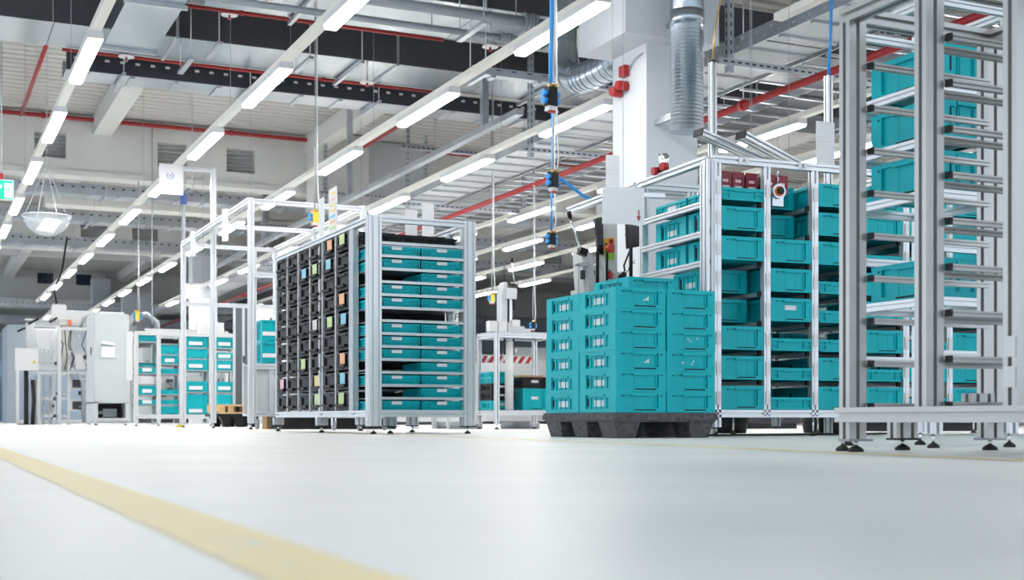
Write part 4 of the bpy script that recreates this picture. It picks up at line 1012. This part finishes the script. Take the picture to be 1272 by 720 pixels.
put('arm', MB().box(.03,.16,.0,.04,.62,.65), 'black', t); put('lever', MB().tube([(.14,0,.64),(.10,0,.95)], .008, 8), 'chrome', t); put('lever_knob', MB().tube([(.105,0,.93),(.098,0,.98)], .018, 10), 'black', t)
put('bolt', MB().tube([(-.02,0,.66),(-.02,0,.88)], .006, 6).tube([(.18,0,.60),(.26,0,.56),(.30,0,.55)], .012, 6), 'black', t)
t = thing('fixture_block', 'pair of white fixture blocks on the left of the work table', 'fixture', (j.x-.06, j.y+.14, TZ+.021)); put('block', MB().box(0,.09,-.1,.0,0,.11), 'white', t); put('block', MB().box(.1,.20,-.1,.0,0,.115), 'white', t); put('block', MB().box(.21,.25,-.1,.0,0,.10), 'cabinet', t)
p = at(627, 412, 14.4)
t = thing('assembly_rig', 'white assembly rig with round orange scale behind the work table', 'machine', (j.x-.25, j.y+1.3, 0))
put('frame', MB().box(-.2,.55,0,.05,1.42,1.48).box(-.2,-.15,0,.05,0,1.42).box(.05,.10,0,.05,0,1.42).box(.5,.55,0,.05,0,1.42), 'machine', t)
put('shelf', MB().box(-.2,.55,0,.4,.78,.82).box(-.2,.55,0,.4,.3,.34), 'machine', t); 
put('board', MB().box(-.18,.35,-.015,-.002,1.18,1.40), 'white', t)
pts = [(.27+.07*math.cos(a*math.pi/9), -.03, 1.12+.07*math.sin(a*math.pi/9)) for a in range(19)]
put('dial_ring', MB().tube(pts, .014, 8, False), 'card_orange', t); put('dial_arm', MB().box(.27,.33,-.03,-.01,.98,1.05), 'card_orange', t)
put('indicator', MB().tube([(-.02,-.05,1.14),(-.02,-.05,1.06)], [.04,.015], 12), 'red2', t); put('carton', MB().box(0,.25,.02,.3,.35,.6).box(.3,.5,.02,.3,.35,.55).box(.1,.3,.02,.25,.83,1.0), 'white', t)
text('lettering', '1.5', .09, 'card_grey', t, (.10, -.017, 1.27), ext=.001); text('lettering', 'SF', .11, 'black', t, (.30, -.017, 1.26), ext=.001)
for i, (dx, r_) in enumerate(((-.05,.14),(.62,.16),(.95,.15))):
    t = thing('cable_drum', 'low grey round tray on the floor behind the %s' % ('work table, left', 'work table, right', 'bin rack end')[i], 'drum', (j.x+dx-(.9 if i == 2 else 0), j.y+(1.4 if i == 2 else .75), 0)); put('body', MB().tube([(0,0,0),(0,0,.07),(0,0,.075)], [r_+.06,r_+.06,r_+.03], 24), 'pipe', t)
# ================================================================== MACHINE K behind the pallet: white presses, monitors, posters
k = at(736, 521, 9.6)
t = thing('press_station', 'white pressing station with two hand levers behind the stacked crates', 'machine', (k.x, k.y, 0))
def S(u, v): return ((u-736)/147.0, .1+(521-v)*.006)
def poly(*p): return [S(*q) for q in p][::-1]
put('cabinet_body', MB().box(.05,.42,.30,.45,0,1.10), 'machine', t)
put('side_frame', MB().prism(poly((718,329),(720,329),(720,372),(718,372)), 0, .05, 'y').prism(poly((731,329),(733,329),(733,372),(731,372)), 0, .05, 'y').prism(poly((718,327),(733,325),(733,330),(718,331)), 0, .05, 'y'), 'machine', t)
put('gauge', MB().prism(poly((723,336),(727,336),(727,347),(723,347)), .0, .03, 'y'), 'dark', t)
put('press_body', MB().prism(poly((727,310),(731,307),(735,308),(741,320),(744,372),(731,372),(728,340)), .05, .2, 'y'), 'white', t)
put('press_body', MB().prism(poly((739,318),(746,319),(749,330),(752,372),(748,372),(745,335),(742,325)), -.06, .03, 'y'), 'white', t)
put('panel', MB().prism(poly((750,325),(772,322),(782,330),(782,372),(750,372)), .22, .25, 'y'), 'cabinet', t)
put('panel_switch', MB().prism(poly((753,331),(756,331),(756,336),(753,336)), .21, .219, 'y'), 'dark', t)
put('control_box', MB().prism(poly((760,336),(775,335),(775,347),(760,348)), .02, .12, 'y'), 'white', t)
def SP(u, v, y=0.0): x, z = S(u, v); return (x, y, z)
put('lever', MB().tube([SP(720,312,-.02), SP(706,270,-.02)], .009, 8), 'chrome', t); put('lever_knob', MB().tube([SP(707,273,-.02), SP(705,265,-.02)], .017, 10), 'black', t)
put('lever_joint', MB().bar(SP(719,312), SP(728,315), .05, .05), 'black', t)
put('lever', MB().tube([SP(772,341,-.03), SP(786,322,-.05)], .009, 8), 'chrome', t); put('lever_knob', MB().tube([SP(768,344,-.03), SP(774,338,-.03)], .022, 10), 'black', t)
a_ = SP(757,341,-.01); put('stop_button', MB().tube([a_, (a_[0]-.02, a_[1]-.02, a_[2])], .027, 14), 'red2', t)
put('clamp', MB().prism(poly((759,322),(770,321),(770,325),(759,326)), .05, .07, 'y').prism(poly((762,325),(764,325),(764,336),(762,336)), .05, .07, 'y').prism(poly((767,325),(768,325),(768,336),(767,336)), .05, .07, 'y'), 'black', t)
put('cable', MB().tube([SP(786,285,.1), SP(788,305,.05), SP(784,325,.1), SP(787,345,.1)], .007, 6), 'black', t)
t = thing('turned_screen', 'narrow black screen seen edge on, left of the posters', 'screen', (k.x, k.y-.10, 0)); put('screen', MB().prism(poly((731,274),(741,271),(742,318),(737,317)), .0, .03, 'y'), 'screen', t); put('stand', MB().prism(poly((737,300),(739,300),(739,521+13),(737,521+13)), .035, .06, 'y'), 'black', t)
t = thing('emergency_button', 'red round button in front of the orange poster', 'button', (k.x, k.y-.16, 0)); a_ = SP(743,311); put('button', MB().tube([a_, (a_[0]+.015, a_[1]-.03, a_[2])], .034, 16), 'red2', t); put('post', MB().prism(poly((741,305),(743,305),(743,534),(741,534)), .005, .02, 'y'), 'black', t)
t = thing('monitor', 'black flat monitor right of the posters', 'monitor', (k.x, k.y-.12, 0)); put('screen', MB().prism(poly((769,278),(786,280),(786,305),(770,309)), 0, .025, 'y'), 'screen', t); put('frame', MB().prism(poly((786,280),(788,281),(788,305),(786,305)), 0, .03, 'y'), 'cabinet', t); put('stand', MB().prism(poly((776,300),(779,300),(779,534),(776,534)), .03, .05, 'y'), 'black', t)
t = thing('notice_board', 'white board with handwriting and an orange and green poster', 'notice board', (k.x, k.y-.02, 0)); put('board', MB().prism(poly((741,274),(767,270),(767,340),(741,322)), .02, .03, 'y'), 'paper', t)
for i, (u, v, w2) in enumerate(((744,281,9),(755,279,8),(744,285,14),(746,289,9),(757,286,5))): put('print_line', MB().prism(poly((u,v),(u+w2,v-1),(u+w2,v-.2),(u,v+.8)), .017, .0195, 'y'), 'card_grey', t)
put('orange_poster', MB().prism(poly((744,297),(763,293),(763,308),(744,310)), .012, .018, 'y'), mat('poster orange', (.85,.42,.02), .5), t); put('green_poster', MB().prism(poly((750,310),(763,308),(763,321),(750,322)), .012, .018, 'y'), mat('poster green', (.38,.62,.08), .5), t)
put('picture', MB().prism(poly((744.5,298),(749,297),(749,309),(744.5,309.5)), .008, .0115, 'y').prism(poly((756,296),(761,295.4),(761,303),(756,304)), .008, .0115, 'y'), 'darkred', t)
put('arrow_left', MB().prism(poly((750,302),(752.5,300.5),(752.5,303.5)), .008, .0115, 'y').prism(poly((752.5,301.7),(755,301.5),(755,302.4),(752.5,302.6)), .008, .0115, 'y'), 'dark', t)
put('stand', MB().prism(poly((752,322),(755,322),(755,534),(752,534)), .03, .05, 'y'), 'machine', t)
# ================================================================== HANGING AIR COUPLINGS AND CABLES
def coupling(u, v, D, lab, scale=1.0, ztop=None, second=False, hose=None, col='blue', body='black', hr=.006, hm='pipe'):
    p = at(u, v, D); t = thing('air_coupling', lab, 'air coupling', p, R(random.uniform(-20,20)), 'hanging air couplings')
    s = scale
    put('body', MB().box(-.035*s,.035*s,-.03*s,.03*s,-.06*s,.07*s), body, t)
    for sx in (-1,1):
        for zz in (-.025,.025): put('socket', MB().tube([(sx*.035*s,0,zz*s),(sx*.07*s,0,zz*s)], .022*s, 12), col, t)
    put('end_piece', MB().box(-.03*s,.03*s,-.025*s,.025*s,-.09*s,-.06*s), 'white', t); put('seal', MB().box(-.022*s,.022*s,-.027*s,.0,-.105*s,-.09*s), 'red2', t)
    put('fitting', MB().tube([(-.045*s,-.03*s,.07*s),(.0,-.03*s,.078*s)], .012*s, 8).tube([(.0,-.035*s,.07*s),(.03*s,-.035*s,.082*s)], .012*s, 8), 'brass', t)
    put('hose', MB().tube([(0,0,.07*s),(.0,0,.3),(.01,0,.6),(0,0,(ztop or ZC)-p.z)], hr, 8), hm, t)
    put('cable', MB().tube([(.02*s,-.02,.07*s),(.03*s,-.03,.16),(.022*s,-.02,.4),(.02,0,(ztop or ZC)-p.z)], .006, 6), 'paper', t)
    if hose: put('branch_hose', MB().tube(hose, .012, 8), 'blue', t)
    return t
coupling(684, 121, 8.6, 'highest blue and black air coupling on the thick blue hose', 1.0, hr=.014, hm='blue')
coupling(687, 224, 9.6, 'blue and black air coupling with side hose below the highest one', .9, hr=.007, hose=[(.06,0,.03),(.15,0,.0),(.28,-.05,-.09),(.42,-.1,-.13),(.52,-.1,-.14)])
coupling(685, 297, 10.8, 'small blue and black air coupling, lowest above the work table', .8, hr=.009, hm='blue')
coupling(391, 270, 13.0, 'blue and yellow air coupling on a dark hose above the bin rack', .9, col='blue', body='yellowp')
coupling(611, 370, 16.5, 'small blue and yellow air coupling left of the press', .8, body='yellowp')
coupling(662, 404, 16.5, 'small blue air coupling right of the press', .7)
coupling(171, 392, 22, 'blue and yellow air coupling above the far left shelf', 1.1, body='yellowp')
p = at(228, 243, 18)
t = thing('hanging_cable', 'blue green cable hanging behind the round logo sign', 'cable', p); put('cable', MB().tube([(0,0,-1.6),(0,0,-.25),(0,0,.0),(.08,0,.1),(.12,0,.05)], .022, 8), 'pipe', t); put('plug', MB().box(-.04,.04,-.03,.03,-.12,.04), 'ink', t); put('rod', MB().tube([(.12,0,.05),(.12,0,ZC-p.z)], .006, 6), 'galv', t)
p = at(189, 330, 22)
t = thing('hanging_cable', 'thin blue hose hanging between the second and third lamp rows', 'cable', p); put('cable', MB().tube([(0,0,-1.0),(0,0,.6),(0,0,ZC-p.z)], .010, 8), 'cable', t)
# ================================================================== MIRROR DOME AND EXIT SIGN
p = at(58, 268, 17.0)
t = thing('mirror_dome', 'clear hanging mirror dome on white straps beside the leftmost lamp row', 'mirror', p)
r_ = .30; m = MB()
rs = [r_*math.cos(a*math.pi/16) for a in range(0,8)] + [.01]; zs_ = [-.27*math.sin(a*math.pi/16) for a in range(0,8)] + [-.27]
m.tube([(0,0,z) for z in zs_], rs, 28, False); put('dome', m, 'glass', t)
m = MB(); m.tube([(0,0,.005),(0,0,-.01)], r_+.012, 28, False); put('rim', m, 'white', t)
put('inner_panel', MB().prism([(-.14,-.20),(.08,-.22),(.20,-.05),(-.02,-.02)], -.01, .01, 'y'), 'track', t)
for x, y in ((-.27,-.1),(.1,-.27),(.27,.1),(-.1,.27)): put('strap', MB().bar((x,y,0),(x*.1,y*.1,.62),.012,.004), 'paper', t)
put('wire', MB().tube([(0,0,.60),(0,0,ZC-p.z)], .004, 6), 'galv', t)
p = at(2, 248, 15.5)
t = thing('exit_sign', 'green emergency exit sign with running figure and arrow hanging at the left edge', 'exit sign', p)
put('box', MB().box(-.18,.135,0,.05,0,.245), 'white', t); put('face', MB().box(-.17,.125,-.004,-.001,.012,.233), 'exit', t)
g = MB(); g.box(.035,.115,-.007,-.005,.03,.2); put('door_symbol', g, 'exitw', t)
g = MB(); g.bar((-.1,-.006,.13),(-.06,-.006,.08),.002,.03,(0,0,1)); g.prism([(-.10,.14),(-.06,.09),(-.0,.15),(-.0,.185),(-.06,.125),(-.10,.17)], -.008, -.006, 'y'); put('arrow_symbol', g, 'exitw', t)
g = MB(); g.prism([(.07,.15),(.085,.15),(.085,.165),(.07,.165)], -.009, -.0075, 'y').prism([(.062,.10),(.082,.10),(.085,.145),(.068,.145)], -.009, -.0075, 'y').bar((.065,-.008,.10),(.05,-.008,.05),.012,.003).bar((.08,-.008,.10),(.095,-.008,.06),.012,.003).bar((.065,-.008,.14),(.048,-.008,.115),.010,.003).bar((.085,-.008,.14),(.102,-.008,.12),.010,.003); put('running_figure', g, 'exit', t)
put('hanger', MB().box(-.02,.02,.01,.04,.245,.32), 'red', t); put('rod', MB().tube([(0,.025,.3),(0,.025,ZC-p.z)], .008, 6), 'galv', t)
# thin suspended struts in the upper left
for i, (u, v, D) in enumerate(((226,86,14.0),(260,68,14.0),(370,85,14.6),(575,45,12.4))):
    p = at(u, v, D); t = thing('steel_strut', 'short slotted steel strut under the ducts, %s from the left' % NTH[i], 'strut', p, 0, 'steel struts'); put('strut', MB().box(-.03,.03,-.55,.1,-.03,.0), 'galv', t); put('rod', MB().tube([(0,-.5,0),(0,-.5,ZC-.001-p.z)], .006, 6).tube([(0,.08,0),(0,.08,ZC-.001-p.z)], .006, 6), 'galv', t)
# far background machinery between the racks
for i, (u, D, w_, hh, m) in enumerate(((590,30,2.0,1.5,'machine'),(640,34,2.4,1.9,'cabinet'),(700,28,1.4,1.3,'white'),(905,14,1.0,.5,'dark'),(1090,11,1.4,.3,'black'),(480,24,2.0,.5,'machine'),(30,60,5,3.2,'steelblue'),(110,55,6,3.0,'farwall'),(560,50,4,2.6,'cabinet'))):
    c = at(u, 521, D); t = thing('machine_block', 'blurred %s machine housing in the far background, %s' % ({'machine':'white','cabinet':'grey','white':'pale','dark':'dark low','black':'black low','steelblue':'blue grey','farwall':'dull grey'}[m], ('left of the work table','behind the work table','right of the press','under the large crate rack','under the roller rack','under the bin rack','behind the left enclosure','behind the switch cabinet','in the middle distance')[i]), 'machine', (c.x, c.y, 0))
    put('body', MB().box(0,w_,0,.8,.06,hh), m, t); put('plinth', MB().box(.05,w_-.05,.05,.75,0,.06), 'dark', t); put('cover', MB().box(.1,w_-.2,.1,.6,hh,hh+.12), 'cabinet', t)
for i, (u, D, hh) in enumerate(((903,9.6,.14),(1022,9.8,.14))):
    c = at(u, 521, D); t = thing('floor_bin', 'dark round bin on the floor under the large crate rack, %s' % ('left' if i == 0 else 'right'), 'bin', (c.x, c.y, 0)); put('body', MB().tube([(0,0,0),(0,0,hh)], [.14,.17], 20), 'black', t); put('rim', MB().tube([(0,0,hh-.01),(0,0,hh+.005)], .178, 20), 'black', t)
